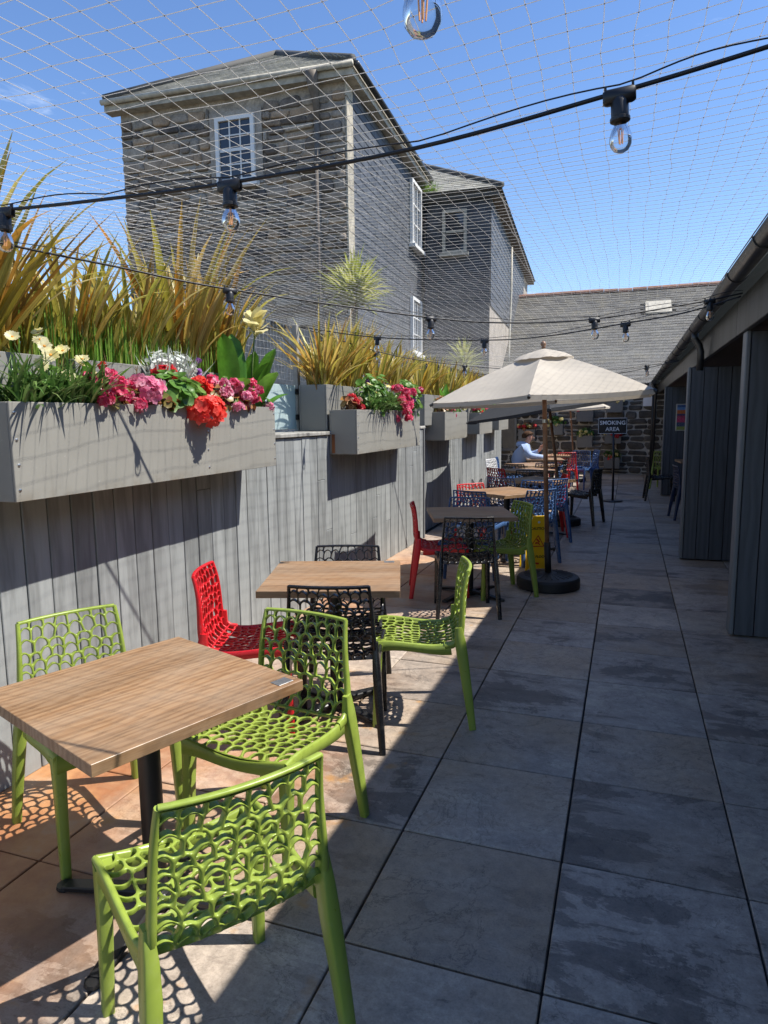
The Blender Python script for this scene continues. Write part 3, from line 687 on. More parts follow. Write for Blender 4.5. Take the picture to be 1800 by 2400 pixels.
for z_ in (3.4, 4.7, 5.9): MB().tube([H_(.5, -.07, z_), H_(.5, -.07, z_ + .09)], .066, 10).build('collar', MT['pipe'], dp)
# second range further back
h2 = thing('slate_wing', 'slate hung rear wing of the house with lower hipped roof', 'house')
B2 = -1.72; Z2 = 6.9; L2 = 11.5
def G_(e, s, z): return H_(e, SL + s, z)
MB().hexa([G_(B2, 0, 0), G_(4, 0, 0), G_(4, L2, 0), G_(B2, L2, 0), G_(B2, 0, Z2), G_(4, 0, Z2), G_(4, L2, Z2), G_(B2, L2, Z2)]).build('wall', MT['mortar'], h2, recalc=True)
tag(slates(lambda u, s, h: tuple(G_(B2 + u, -.012 - h, 2.4 + s)), -B2 - .02, Z2 - 2.4, .26, .15, .006).build('hung_slates', MT['slate'], h2, recalc=True), kind='stuff')
tag(slates(lambda u, s, h: tuple(G_(B2 - .012 - h, u, 4.3 + s)), L2 - 2, Z2 - 4.3, .28, .16, .006).build('hung_slates', MT['slate'], h2, recalc=True), kind='stuff')
sash(h2, lambda e, z, o: G_(e, -.03 - o, z), -1.15, -.55, 5.58, 6.6, 1, 2, .07, MT['cream'])
MB().hexa([G_(B2 - .2, -.2, Z2 - .08), G_(.0, -.2, Z2 - .08), G_(.0, .02, Z2 - .08), G_(B2 - .2, .02, Z2 - .08), G_(B2 - .2, -.2, Z2 + .06), G_(0, -.2, Z2 + .06), G_(0, .02, Z2 + .06), G_(B2 - .2, .02, Z2 + .06)]).build('eaves_board', MT['lead'], h2, recalc=True)
MB().hexa([G_(B2 - .25, .025, Z2 - .08), G_(B2 + .02, .025, Z2 - .08), G_(B2 + .02, L2 + .2, Z2 - .08), G_(B2 - .25, L2 + .2, Z2 - .08), G_(B2 - .25, .025, Z2 + .06), G_(B2 + .02, .025, Z2 + .06), G_(B2 + .02, L2 + .2, Z2 + .06), G_(B2 - .25, L2 + .2, Z2 + .06)]).build('eaves_board', MT['pipe'], h2, recalc=True)
hw2 = 2.9; RP2 = 1.75; t2 = math.atan2(RP2, hw2); c2_, s2_ = math.cos(t2), math.sin(t2)
def q_front(u, s, h): return tuple(G_(B2 - .3 + u, -.28 + s * c2_ - h * s2_, Z2 + .07 + s * s2_ + h * c2_))
tag(slates(q_front, 5.8, hw2 / c2_, .26, .17, .008, clip=lambda u, s: s * c2_ < min(u, 5.8 - u) + .05).build('roof_slates', MT['roof'], h2, recalc=True), kind='stuff')
a_, b_, c_, d_ = G_(B2 - .3, -.28, Z2 + .04), G_(B2 + 5.5, -.28, Z2 + .04), G_(B2 + 5.5, L2 + .2, Z2 + .04), G_(B2 - .3, L2 + .2, Z2 + .04)
p1, p2 = G_(B2 + 2.6, -.28 + 2.9, Z2 + .04 + RP2), G_(B2 + 2.6, L2 + .2, Z2 + .04 + RP2)
MB().add([a_, b_, c_, d_, p1, p2], [(0, 1, 4), (1, 2, 5, 4), (2, 3, 5), (3, 0, 4, 5), (3, 2, 1, 0)]).build('roof_deck', MT['lead'], h2, recalc=True)
MB().tube([a_ + Vector((0, 0, .06)), p1 + Vector((0, 0, .06))], .07, 8).build('hip_roll', MT['lead'], h2, smooth=True)
MB().tube([G_(-.12, -.1, 0), G_(-.12, -.1, Z2)], .05, 8).build('downpipe', MT['gutter'], h2, smooth=True)
MB().tube([G_(B2 - .1, 4.2, 6.6), G_(B2 - .1, 4.2, 5.3), G_(B2 - .14, 3.4, 3.6), G_(B2 - .14, 3.2, 2.9)], .03, 8).build('downpipe', MT['cream'], h2, smooth=True)

# ---------------------------------------------------------------- bird net over the terrace
def net_z(x, y):
    u = max(0, min(1, (x + 2.9) / 3.45)); k = max(0, min(1, (y - 1.3) / 1.9)); k = k * k * (3 - 2 * k)
    edge = 1 - min(1, min(u, 1 - u) * 3.2)
    return 2.43 - .15 * (1 - k) * (1 - edge * .5) - .02 * math.sin(math.pi * u) + .014 * mnoise.noise(Vector((x * .8, y * .6, 1))) + .006 * mnoise.noise(Vector((x * 3, y * 3, 5)))
def build_net():
    rootn = thing('bird_net', 'fine pale square mesh net stretched overhead across the terrace', 'net', (0, 0, 0))
    P = .061; x0, x1, y0, y1 = -2.9, .53, .5, 19.6
    nx = round((x1 - x0) / P); ny = round((y1 - y0) / P)
    nv = Vector
    def nd(i, j):
        x = x0 + (x1 - x0) * i / nx; y = y0 + (y1 - y0) * j / ny
        q = nv((x * 1.1, y * 1.1, 9.)); a = mnoise.noise(q) * .03; b = mnoise.noise(q + nv((17, 5, 0))) * .03
        q2 = nv((x * 7, y * 7, 2.)); a += mnoise.noise(q2) * .009; b += mnoise.noise(q2 + nv((7, 3, 0))) * .009
        k = min(1, i / 3, (nx - i) / 3)
        return (x + a * k, y + b * k, net_z(x, y))
    pts = [[nd(i, j) for i in range(nx + 1)] for j in range(ny + 1)]
    # the net hangs down behind the plants at the left
    drop = 9
    vpts = [[(x0 - .03 + .02 * mnoise.noise(nv((j * .3, k * .7, 1))), pts[j][0][1] + .008 * mnoise.noise(nv((j, k, 4))), pts[j][0][2] - k * .061) for k in range(drop)] for j in range(ny + 1)]
    mb = MB(); kb = MB()
    def seg(a, b, r_):
        a = nv(a); b = nv(b); t = b - a
        n1 = t.cross(nv((.13, .21, 1))).normalized() * r_; n2 = t.cross(n1).normalized() * r_
        o = len(mb.v)
        mb.v += [tuple(a + n1), tuple(a - n1 * .5 + n2 * .87), tuple(a - n1 * .5 - n2 * .87), tuple(b + n1), tuple(b - n1 * .5 + n2 * .87), tuple(b - n1 * .5 - n2 * .87)]
        mb.f += [(o, o + 1, o + 4, o + 3), (o + 1, o + 2, o + 5, o + 4), (o + 2, o, o + 3, o + 5)]
    for j in range(ny + 1):
        r_ = .00084
        for i in range(nx + 1):
            if i < nx: seg(pts[j][i], pts[j][i + 1], r_)
            if j < ny: seg(pts[j][i], pts[j + 1][i], r_)
            p = nv(pts[j][i])
            if p.y < 8:
                k = .0018; o = len(kb.v); kb.v += [tuple(p + nv(d) * k) for d in ((1, 0, 0), (-1, 0, 0), (0, 1, 0), (0, -1, 0), (0, 0, 1), (0, 0, -1))]
                kb.f += [tuple(o + q for q in f) for f in ((0, 2, 4), (2, 1, 4), (1, 3, 4), (3, 0, 4), (2, 0, 5), (1, 2, 5), (3, 1, 5), (0, 3, 5))]
        for k in range(drop):
            a = vpts[j][k]
            if k + 1 < drop: seg(a, vpts[j][k + 1], r_)
            if j < ny: seg(a, vpts[j + 1][k], r_)
    tag(mb.build('mesh', MT['net'], rootn), kind='stuff'); tag(kb.build('knots', MT['knot'], rootn), kind='stuff')
    for nm, pp in (('edge_wire', [pts[j][0] for j in range(0, ny + 1, 6)]), ('edge_wire', [pts[j][nx] for j in range(0, ny + 1, 6)])):
        MB().tube(pp, .003, 6).build(nm, MT['steel'], rootn)
build_net()

# ---------------------------------------------------------------- perforated plastic chairs
PROF = [(.238, .428), (.232, .442), (.212, .452), (.16, .453), (.09, .446), (.02, .437), (-.05, .430), (-.11, .430), (-.155, .438), (-.185, .462), (-.2, .5), (-.206, .55), (-.208, .62), (-.212, .69), (-.222, .755), (-.238, .812)]
_pv = [Vector((0, a, b)) for a, b in PROF]; _pl = [0]
for a, b in zip(_pv, _pv[1:]): _pl.append(_pl[-1] + (b - a).length)
STOT = _pl[-1]; SSPL = _pl[8] + .01
def prof_at(s):
    s = max(0, min(STOT, s))
    for k in range(len(_pl) - 1):
        if s <= _pl[k + 1] or k == len(_pl) - 2:
            t = (s - _pl[k]) / (_pl[k + 1] - _pl[k]); p = _pv[k].lerp(_pv[k + 1], t)
            a = _pv[min(k + 1, len(_pv) - 1)] - _pv[k]
            b = _pv[min(k + 2, len(_pv) - 1)] - _pv[min(k + 1, len(_pv) - 2)] if k + 2 < len(_pv) else a
            c = _pv[k] - _pv[k - 1] if k > 0 else a
            tn = (c.normalized().lerp(a.normalized(), min(1, t + .5)) if t < .5 else a.normalized().lerp(b.normalized(), t - .5)).normalized()
            return p, tn
def half_w(s):
    t = s / STOT
    return .226 - .012 * min(1, t / .45) - (.026 * max(0, (t - .5) / .5) ** 1.2)
def shell(a, s, off):
    """a in metres across (already scaled to half width), s along profile, off along normal (towards the sitter)"""
    p, tn = prof_at(s); nrm = Vector((0, -tn.z, tn.y))
    hw_ = half_w(s); u = a / hw_; back = max(0, min(1, (s - SSPL + .06) / .16))
    p = Vector((a, p.y, p.z))
    p.y -= back * .026 * (1 - u * u)
    if back < 1: p.z -= (1 - back) * .012 * (1 - u * u) * min(1, s / .05)
    if s < .05: p.z -= .010 * math.cos(u * math.pi) * (1 - s / .05)
    return p + nrm * off
def clip_poly(poly, a, b, c):
    out = []
    for i in range(len(poly)):
        p, q = poly[i], poly[(i + 1) % len(poly)]; dp, dq = a * p[0] + b * p[1] - c, a * q[0] + b * q[1] - c
        if dp <= 0: out.append(p)
        if dp * dq < 0: t = dp / (dp - dq); out.append((p[0] + (q[0] - p[0]) * t, p[1] + (q[1] - p[1]) * t))
    return out
def lattice(s0, s1, rows, cols, wrib, thick, bulge, seed):
    """web of ribs round rounded cells; computed for u in -1..1 scaled by .21"""
    rg = random.Random(seed); HW = .21; seeds = []
    for r_ in range(rows):
        n = cols[r_ % len(cols)]; sy = s0 + (s1 - s0) * (r_ + .5) / rows
        for c in range((n + 1) // 2):
            x = -HW + 2 * HW * (c + .5) / n
            jx, jy = rg.uniform(-.011, .011), rg.uniform(-.012, .012)
            if n % 2 and c == n // 2: seeds.append((0., sy + jy)); continue
            seeds.append((x + jx, sy + jy)); seeds.append((-x - jx, sy + jy))
    mb = MB()
    for i, (x, y) in enumerate(seeds):
        poly = [(-HW, s0), (HW, s0), (HW, s1), (-HW, s1)]
        for j, (x2, y2) in enumerate(seeds):
            if i == j or abs(x2 - x) + abs(y2 - y) > .22: continue
            dx, dy = x2 - x, y2 - y; poly = clip_poly(poly, dx, dy, dx * (x + x2) / 2 + dy * (y + y2) / 2)
            if len(poly) < 3: break
        if len(poly) < 3: continue
        cl = []
        for p in poly:
            if not cl or math.hypot(p[0] - cl[-1][0], p[1] - cl[-1][1]) > 5e-4: cl.append(p)
        B = []
        for p, q in zip(cl, cl[1:] + cl[:1]):
            L = math.hypot(q[0] - p[0], q[1] - p[1]); n = max(2, int(L / .0075) + 1)
            edge = any(abs(p[k] - v) < 1e-6 and abs(q[k] - v) < 1e-6 for k, v in ((0, -HW), (0, HW), (1, s0), (1, s1)))
            kx = 0 if edge else bulge * L * abs(q[0] - p[0]) / max(L, 1e-6)
            for k in range(n):
                t = k / n; B.append((p[0] + (q[0] - p[0]) * t, p[1] + (q[1] - p[1]) * t + kx * 4 * t * (1 - t)))
        N = len(B); cx = sum(p[0] for p in B) / N; cy = sum(p[1] for p in B) / N
        I = []
        for p in B:
            d = math.hypot(p[0] - cx, p[1] - cy); f = max(.35, 1 - wrib / max(d, 1e-4)); I.append((cx + (p[0] - cx) * f, cy + (p[1] - cy) * f))
        for _ in range(3): I = [((I[k - 1][0] + 2 * I[k][0] + I[(k + 1) % N][0]) / 4, (I[k - 1][1] + 2 * I[k][1] + I[(k + 1) % N][1]) / 4) for k in range(N)]
        loops = []
        for f, o in ((0, 1.), (.72, .97), (1, .8), (1, -.8), (.72, -.97), (0, -1.)):
            loops.append([shell((B[k][0] + (I[k][0] - B[k][0]) * f) / HW * half_w(B[k][1]), B[k][1] + (I[k][1] - B[k][1]) * f, o * thick / 2) for k in range(N)])
        vs_ = [p for l in loops for p in l]
        mb.add(vs_, [(l * N + k, l * N + (k + 1) % N, l * N + N + (k + 1) % N, l * N + N + k) for l in range(5) for k in range(N)])
    return mb
CH = {}
def sharp_me(me, deg):
    b = bmesh.new(); b.from_mesh(me)
    for e in b.edges: e.smooth = not (len(e.link_faces) == 2 and e.calc_face_angle(0) > R(deg))
    b.to_mesh(me); b.free(); return me
CH['seat'] = lattice(.012, SSPL, 9, [9, 10, 8], .0037, .013, .3, 3).mesh('seat', True, 2e-5, True)
CH['backrest'] = lattice(SSPL, STOT - .004, 9, [8, 9, 7, 8], .0037, .019, .36, 5).mesh('backrest', True, 2e-5, True); sharp_me(CH['backrest'], 48); sharp_me(CH['seat'], 48)
def chair_meshes():
    f = MB()
    for sx in (-1, 1):   # side skirts of the seat
        pts, sz = [], []
        for k in range(9):
            s = .01 + (SSPL - .02) * k / 8; p = shell(sx * half_w(s), s, 0); p.z -= .02 - .006 * math.sin(math.pi * k / 8); pts.append(p); sz.append((.046 + .02 * abs(k / 4 - 1) ** 2, .018))
        f.bar(pts, sz, (0, 0, 1), .3)
    pts, sz = [], []
    for k in range(13):
        u = -1 + 2 * k / 12; p = shell(u * half_w(.008), .008, 0); p.z -= .02; pts.append(p); sz.append((.046 + .026 * abs(u) ** 3, .017))
    f.bar(pts, sz, (0, 0, 1), .3)
    CH['seat_frame'] = f.mesh('seat_frame', False, 0, True)
    b = MB()
    for sx in (-1, 1):
        pts, sz = [], []
        for k in range(12):
            s = SSPL - .05 + (STOT - SSPL + .05) * k / 11; p = shell(sx * half_w(s), s, 0); p.y -= .006 * (1 - k / 11); pts.append(p); sz.append((.038 - .02 * (k / 11), .022 - .007 * (k / 11)))
        b.bar(pts, sz, (0, 1, 0), .3)
    pts = [shell((-1 + 2 * k / 14) * half_w(STOT), STOT, 0) for k in range(15)]
    b.bar(pts, [(.018, .012)] * 15, (0, 1, 0), .3)
    CH['back_frame'] = b.mesh('back_frame', False, 0, True)
    for nm, sx, fr in (('leg_fl', -1, 1), ('leg_fr', 1, 1), ('leg_rl', -1, 0), ('leg_rr', 1, 0)):
        l = MB()
        if fr: l.bar([(sx * .212, .212, .445), (sx * .213, .216, .42), (sx * .216, .222, .3), (sx * .222, .234, 0)], [(.05, .048), (.046, .044), (.04, .037), (.033, .03)], (0, 1, 0), .12)
        else: l.bar([(sx * .214, -.192, .53), (sx * .215, -.2, .46), (sx * .219, -.212, .38), (sx * .232, -.238, .2), (sx * .246, -.264, 0)], [(.034, .022), (.056, .032), (.056, .038), (.046, .035), (.035, .03)], (0, 1, 0), .12)
        CH[nm] = l.mesh('leg', False, 0, True)
    for k in ('seat_frame', 'back_frame', 'leg_fl', 'leg_fr', 'leg_rl', 'leg_rr'):
        CH[k].polygons.foreach_set('use_smooth', [True] * len(CH[k].polygons))
        bb = bmesh.new(); bb.from_mesh(CH[k])
        for e in bb.edges: e.smooth = not (len(e.link_faces) == 2 and e.calc_face_angle(0) > R(50))
        bb.to_mesh(CH[k]); bb.free()
chair_meshes()
def chair(top, d, mt, label):
    d = Vector((d[0], d[1], 0)).normalized(); o = Vector((top[0], top[1], 0)) + d * .24
    t = thing('lattice_chair', label, 'chair', o, math.atan2(-d.x, d.y), 'perforated plastic chairs')
    for nm in ('seat', 'backrest', 'seat_frame', 'back_frame', 'leg_fl', 'leg_fr', 'leg_rl', 'leg_rr'):
        link(nm if nm[:4] != 'leg_' else 'leg', CH[nm], MT[mt], t, own=True)
    return t
CHAIRS = [
 ((-.757, 1.212), (-.815, .58), 'green', 'lime green chair nearest the camera, seen from behind'),
 ((-2.117, 2.114), (.89, -.46), 'green', 'lime green chair against the board wall behind the nearest table'),
 ((-1.19, 2.40), (-.13, -.99), 'green', 'lime green chair at the far side of the nearest table'),
 ((-2.07, 2.99), (.94, .33), 'red', 'bright red chair beside the wall at the second table'),
 ((-1.287, 2.847), (-.27, .96), 'cblack', 'black chair tucked into the near side of the second table'),
 ((-1.585, 3.80), (.28, -.96), 'cblack', 'black chair behind the second table, only its top showing'),
 ((-.787, 3.51), (-.958, -.288), 'green', 'lime green chair half in sun standing alone on the aisle side'),
 ((-1.80, 5.87), (.95, .3), 'red', 'dark red shaded chair at the left of the third table'),
 ((-1.134, 5.175), (-.33, .945), 'cblack', 'black chair at the near side of the shaded third table'),
 ((-.86, 6.2), (-.83, -.55), 'green', 'olive green shaded chair beside the yellow floor sign'),
 ((-1.41, 6.46), (.1, -1), 'blue', 'blue chair at the far side of the shaded third table'),
 ((-1.545, 7.04), (.28, .95), 'blue', 'blue chair with its back to the third table, facing the fourth'),
 ((-1.70, 7.80), (.75, -.62), 'red', 'bright red chair by the wall at the fourth table'),
 ((-.83, 7.36), (-.72, .7), 'blue', 'blue chair behind the yellow floor sign'),
 ((-1.0, 8.36), (-.2, -.98), 'blue', 'blue chair at the far side of the fourth table'),
 ((-.80, 8.62), (-.72, .62), 'blue', 'blue chair beside the wooden parasol pole'),
 ((-1.5, 8.68), (.35, .94), 'navy', 'navy chair in shade at the near side of the fifth table'),
 ((-.76, 9.38), (-.97, -.22), 'red', 'red chair on the aisle side of the fifth table'),
 ((-1.3, 9.95), (.1, -1), 'cblack', 'black chair at the far side of the fifth table'),
 ((-1.85, 10.25), (.62, .78), 'red', 'dark red chair at the left of the sixth table'),
 ((-.96, 10.92), (-.97, .1), 'blue', 'blue chair on the aisle side of the sixth table'),
 ((-.37, 10.45), (-.96, .26), 'cblack', 'black chair turned sideways out in the aisle'),
 ((-1.74, 11.2), (.2, .98), 'cblack', 'black chair at the near left of the seventh table'),
 ((-1.22, 11.55), (-.2, .98), 'navy', 'navy chair at the near right of the seventh table'),
 ((-2.33, 12.4), (.95, -.3), 'cwhite', 'white chair glaring in the sun beside the board wall'),
 ((-2.32, 12.98), (.97, .1), 'blue', 'blue chair just beyond the white chair'),
 ((-1.0, 12.35), (-.95, .1), 'cblack', 'black chair in front of the far red chair'),
 ((-2.18, 13.72), (.98, .1), 'cblack', 'black chair the seated person uses'),
 ((-1.18, 14.95), (-.4, .9), 'red', 'bright red chair at the farthest table'),
 ((-.93, 15.7), (-.25, -.96), 'blue', 'blue chair facing the camera beside the farthest table'),
 ((-.62, 16.0), (-.9, -.3), 'blue', 'blue chair seen edge on just right of the one facing the camera'),
 ((.37, 13.75), (.98, .05), 'cblack', 'black chair facing into the bay under the gutter'),
 ((.74, 15.7), (.3, .95), 'green', 'olive green chair in the bay near the poster'),
 ((.715, 11.35), (.95, .12), 'navy', 'navy chair half hidden by the boarded fin'),
]
for c in CHAIRS: chair(*c)

# ---------------------------------------------------------------- square wooden tables
def table_meshes():
    CH['t_top'] = MB().cbox(-.355, .355, -.355, .355, .715, .75, .0014).mesh('tabletop')
    c = MB().lathe([(.036, .02), (.036, .70)], 20); CH['t_col'] = smooth_me(c.mesh('column', False, 0, True))
    b = MB()
    for k in range(4):
        a = k * math.pi / 2 + math.pi / 4; ca, sa = math.cos(a), math.sin(a)
        b.bar([(.03 * ca, .03 * sa, .036), (.2 * ca, .2 * sa, .026), (.34 * ca, .34 * sa, .012)], [(.06, .03), (.055, .022), (.05, .016)], (-sa, ca, 0), .2)
        b.lathe([(.026, 0), (.03, .006), (.028, .016)], 10, (.345 * ca, .345 * sa, 0))
    b.lathe([(.07, .012), (.07, .036), (.05, .05), (.038, .054)], 16); CH['t_base'] = b.mesh('base', False, 0, True)
    CH['t_plate'] = MB().cbox(-.2, .2, -.2, .2, .703, .7145, .002).mesh('mount_plate')
def smooth_me(me, deg=45):
    me.polygons.foreach_set('use_smooth', [True] * len(me.polygons)); b = bmesh.new(); b.from_mesh(me)
    for e in b.edges: e.smooth = not (len(e.link_faces) == 2 and e.calc_face_angle(0) > R(deg))
    b.to_mesh(me); b.free(); return me
table_meshes()
def table(x, y, rot, label, plate=None):
    t = thing('square_table', label, 'table', (x, y, 0), R(rot), 'square wooden terrace tables')
    link('tabletop', CH['t_top'], MT['wood_top'], t); link('column', CH['t_col'], MT['black'], t)
    link('base', CH['t_base'], MT['black'], t, rz=R(-16) if plate and y < 2 else 0); link('mount_plate', CH['t_plate'], MT['black'], t)
    if plate: # small metal number plate screwed to the corner
        MB().cbox(plate[0] - .03, plate[0] + .03, plate[1] - .022, plate[1] + .022, .7502, .752, .0006).build('corner_plate', MT['steel'], t)
    return t
TABLES = [(-1.421, 1.708, 69.1, 'square oak topped table nearest the camera', (.3, -.315)), (-1.465, 3.323, 18, 'second oak table, in front of the red chair by the wall', (.29, .325)), (-1.29, 5.92, 20.5, 'third table under the cream parasol, its top dark in shade', None),
 (-1.26, 7.73, 50, 'fourth table, sunlit corner on beyond the shaded one', None), (-1.08, 9.27, -28, 'fifth table, beside the parasol pole and mostly in shade', None), (-1.42, 10.9, 48, 'sixth table, with the dark red chair at its left', None),
 (-1.55, 12.2, 44, 'seventh table, just in front of the seated person', None), (-1.52, 13.75, 12, 'table the seated person leans on', None), (-1.5, 15.1, 8, 'farthest table, beside the bright red chair', None), (1.25, 13.7, 5, 'table inside the bay on the right', None)]
for a in TABLES: table(*a)
# drinking glass and phone-free small things on the person's table
gl = thing('drinking_glass', 'tall clear glass with pale drink in front of the seated person', 'glass', (-1.62, 13.9, .7505))
MB().lathe([(.03, 0), (.034, .14), (.032, .14), (.028, .008)], 16).build('tumbler', MT['drink'], gl, smooth=True)
MB().lathe([(.027, .009), (.03, .09)], 14).build('drink', mat_plain('pale_drink', (.4, .6, .6), .2), gl, smooth=True)

# ---------------------------------------------------------------- parasols
def parasol(label, base, top, zrim, zapex, Rr, mt, rot, tilt, nrib=6, base_r=.29, lean=None):
    t = thing('parasol', label, 'parasol', (base[0], base[1], 0), 0, 'terrace parasols')
    dx, dy = top[0] - base[0], top[1] - base[1]
    ax = Vector((dx, dy, zapex)); 
    bs = MB().lathe([(base_r - .02, 0), (base_r, .015), (base_r, .085), (base_r - .015, .105), (base_r - .05, .115), (.08, .135), (.05, .14)], 40)
    b = smooth_by_angle(bs.build('base', MT['blackp'], t, recalc=True), 35)
    for k in range(24):
        a = 2 * math.pi * k / 24; ca, sa = math.cos(a), math.sin(a)
        MB().bar([(.08 * ca, .08 * sa, .1355), (base_r * .78 * ca, base_r * .78 * sa, .1205)], [(.008, .004), (.012, .004)], (-sa, ca, 0)).build('base_rib', MT['blackp'], b)
    s_ = MB().tube([(0, 0, .13), ax * (.42 / zapex)], .03, 14).build('socket', MT['blackp'], t, smooth=True)
    MB().tube([ax * (.36 / zapex) + Vector((.02, 0, 0)), ax * (.36 / zapex) + Vector((.07, -.01, 0))], [.008, .02], 10).build('knob', MT['blackp'], s_)
    MB().tube([ax * (.14 / zapex), ax * .99], .021, 14).build('pole', MT['pole'], t, smooth=True)
    ring = MB().tube([ax * (.70), ax * (.70) + ax.normalized() * .03], .023, 12).build('pole_ring', MT['steel'], t)
    Mx = Matrix.Translation(ax) @ Matrix.Rotation(tilt[0], 4, 'Y') @ Matrix.Rotation(tilt[1], 4, 'X') @ Matrix.Rotation(rot, 4, 'Z')
    H = zapex - zrim; cm = MB(); nu, nvv = 6, 9; rv = .13
    def pnt(k, u, q):
        a0, a1 = 2 * math.pi * k / nrib, 2 * math.pi * (k + 1) / nrib
        P0 = Vector((math.cos(a0), math.sin(a0), 0)); P1 = Vector((math.cos(a1), math.sin(a1), 0)); p = P0.lerp(P1, u)
        rr = rv * Rr + (Rr - rv * Rr) * q; sag = 4 * u * (1 - u)
        z = -H * (rr / Rr) - .03 * sag * math.sin(math.pi * min(1, q * 1.0)) - .012 * sag * q + .02 * math.sin(math.pi * q)
        return Vector((p.x * rr * (1 - .03 * sag * q), p.y * rr * (1 - .03 * sag * q), z))
    cp = None
    for k in range(nrib):
        mb = MB().grid(lambda u, q: pnt(k, u, q), nu, nvv)
        o = len(mb.v); mb.grid(lambda u, q: pnt(k, u, 1) + Vector((0, 0, -.035 * q - .004)), nu, 1)
        mb.xf(Mx); mb.build('canopy_panel', MT[mt], t, True, 1e-4)
        a = 2 * math.pi * k / nrib
        rb = MB().tube([Mx @ (Vector((.05 * math.cos(a), .05 * math.sin(a), -H * .05 - .02))), Mx @ (pnt(k, 0, 1) + Vector((0, 0, -.012)))], .009, 6).build('rib', MT['pole'], t)
        MB().tube([Mx @ (pnt(k, 0, .55) + Vector((0, 0, -.02))), ax * .80], .008, 6).build('strut', MT['pole'], rb)
        MB().tube([Mx @ (pnt(k, 0, .985) + Vector((0, 0, -.012))), Mx @ (pnt(k, 0, 1.02) + Vector((0, 0, -.014)))], .013, 8).build('rib_tip', MT['blackp'], rb)
    cv = MB(); nn = 36; vr = .26 * Rr
    def cpn(u, q):
        a = 2 * math.pi * u; w = (abs(math.cos(nrib * a / 2))) ** .6; r_ = vr * q * (.93 + .07 * w)
        return Vector((r_ * math.cos(a), r_ * math.sin(a), .012 - H * r_ / Rr * .7 - (.03 * (1 - w) * q ** 2) + .004 * math.sin(math.pi * q) - .02 * max(0, q - .8) * 5 * w + .012 * mnoise.noise(Vector((r_ * 9 * math.cos(a), r_ * 9 * math.sin(a), 2))) * q))
    cv.grid(cpn, nn, 7).xf(Mx); cv.build('vent_cap', MT[mt], t, True, 1e-4)
    fz = MB().lathe([(.012, 0), (.022, .006), (.014, .016), (.026, .034), (.02, .055), (.006, .066)], 14).xf(Mx @ Matrix.Translation((0, 0, .012))); fz.build('finial', MT['pole'], t, smooth=True)
    return t
parasol('cream canvas parasol in front with wooden pole and black round base', (-.65, 6.42), (-.74, 6.45), 1.75, 2.18, 1.06, 'canvas', R(-90), (R(-2.6), 0))
parasol('charcoal parasol tilted to the left behind the front cream one', (-.84, 10.25), (-1.12, 10.1), 1.68, 2.13, 1.28, 'canvas_dark', R(-84), (R(-8.5), R(1)), base_r=.25)
parasol('cream parasol farthest away beside the stone wall', (-1.15, 17.2), (-1.33, 17.0), 1.74, 2.12, 1.0, 'canvas', R(-95), (R(-3), 0), base_r=.25)

# ---------------------------------------------------------------- signs
def text_mesh(body, size, depth=.001, align='CENTER', bold=.0):
    cu = bpy.data.curves.new('txt', 'FONT'); cu.body = body; cu.size = size; cu.align_x = align; cu.extrude = depth; cu.offset = bold; cu.resolution_u = 3; cu.space_line = .95
    o = bpy.data.objects.new('txt', cu); COL.objects.link(o); dg = bpy.context.evaluated_depsgraph_get(); dg.update()
    me = bpy.data.meshes.new_from_object(o.evaluated_get(dg)); bpy.data.objects.remove(o); return me
sg = thing('smoking_sign', 'black SMOKING AREA sign on a slim post with round foot', 'sign', (-.21, 13.3, 0), R(5))
smooth_by_angle(MB().lathe([(.175, 0), (.178, .012), (.17, .024), (.03, .034)], 32).build('foot', MT['sign_black'], sg, recalc=True))
MB().tube([(0, 0, .03), (-.008, 0, .7), (-.03, 0, 1.27)], .021, 14).build('post', MT['sign_black'], sg, smooth=True)
pb = MB().cbox(-.30, .205, -.012, .012, 1.245, 1.54, .004).build('panel', MT['sign_black'], sg)
bd = MB()
for a, b, c, d in ((-.295, .2, 1.25, 1.256), (-.295, .2, 1.529, 1.535), (-.295, -.289, 1.2565, 1.5285), (.194, .2, 1.2565, 1.5285)): bd.box(a, b, -.0145, -.0125, c, d)
bd.build('border', MT['sign_white'], pb)
for s, z in (('SMOKING', 1.415), ('AREA', 1.30)):
    o = link('lettering', text_mesh(s, .1, .0006, bold=.0016), MT['sign_white'], pb, (-.047, -.0135, z)); o.rotation_euler = (R(90), 0, 0)

ws = thing('floor_sign', 'yellow CAUTION WET FLOOR folding sign behind the parasol base', 'sign', (-.885, 7.15, 0), R(22))
def wet_panel(front):
    sgn = -1 if front else 1; mb = MB()
    prof_ = [(-.13, 0), (-.105, 0), (-.095, .03), (.095, .03), (.105, 0), (.13, 0), (.125, .05), (.112, .3), (.085, .56), (.07, .6), (-.07, .6), (-.085, .56), (-.112, .3), (-.125, .05)]
    prof_ = [(a_ * .86, b_) for a_, b_ in prof_]; n = len(prof_); mb.prism(prof_, -.006, .006)
    tl = R(10); Mx = Matrix.Translation((0, sgn * .11, 0)) @ Matrix.Rotation(R(90) - (-sgn) * 0, 4, 'X')
    Mx = Matrix.Translation((0, sgn * .115, 0)) @ Matrix.Rotation(-sgn * -tl * -1, 4, 'X') @ Matrix.Rotation(R(90), 4, 'X')
    mb.xf(Mx); o = mb.build('panel', MT['yellow'], ws, recalc=True); return o, Mx
pf, MF = wet_panel(True); wet_panel(False)
def print_on(me, mat_, x, z, nm='lettering'):
    o = link(nm, me, mat_, pf); o.matrix_local = MF @ Matrix.Translation((x, z, .0068)); return o
print_on(text_mesh('CAUTION', .038, .0005, bold=.0012), MT['black_print'], 0, .455)
print_on(text_mesh('WET FLOOR', .036, .0005, bold=.0012), MT['black_print'], 0, .15)
tr_ = MB()
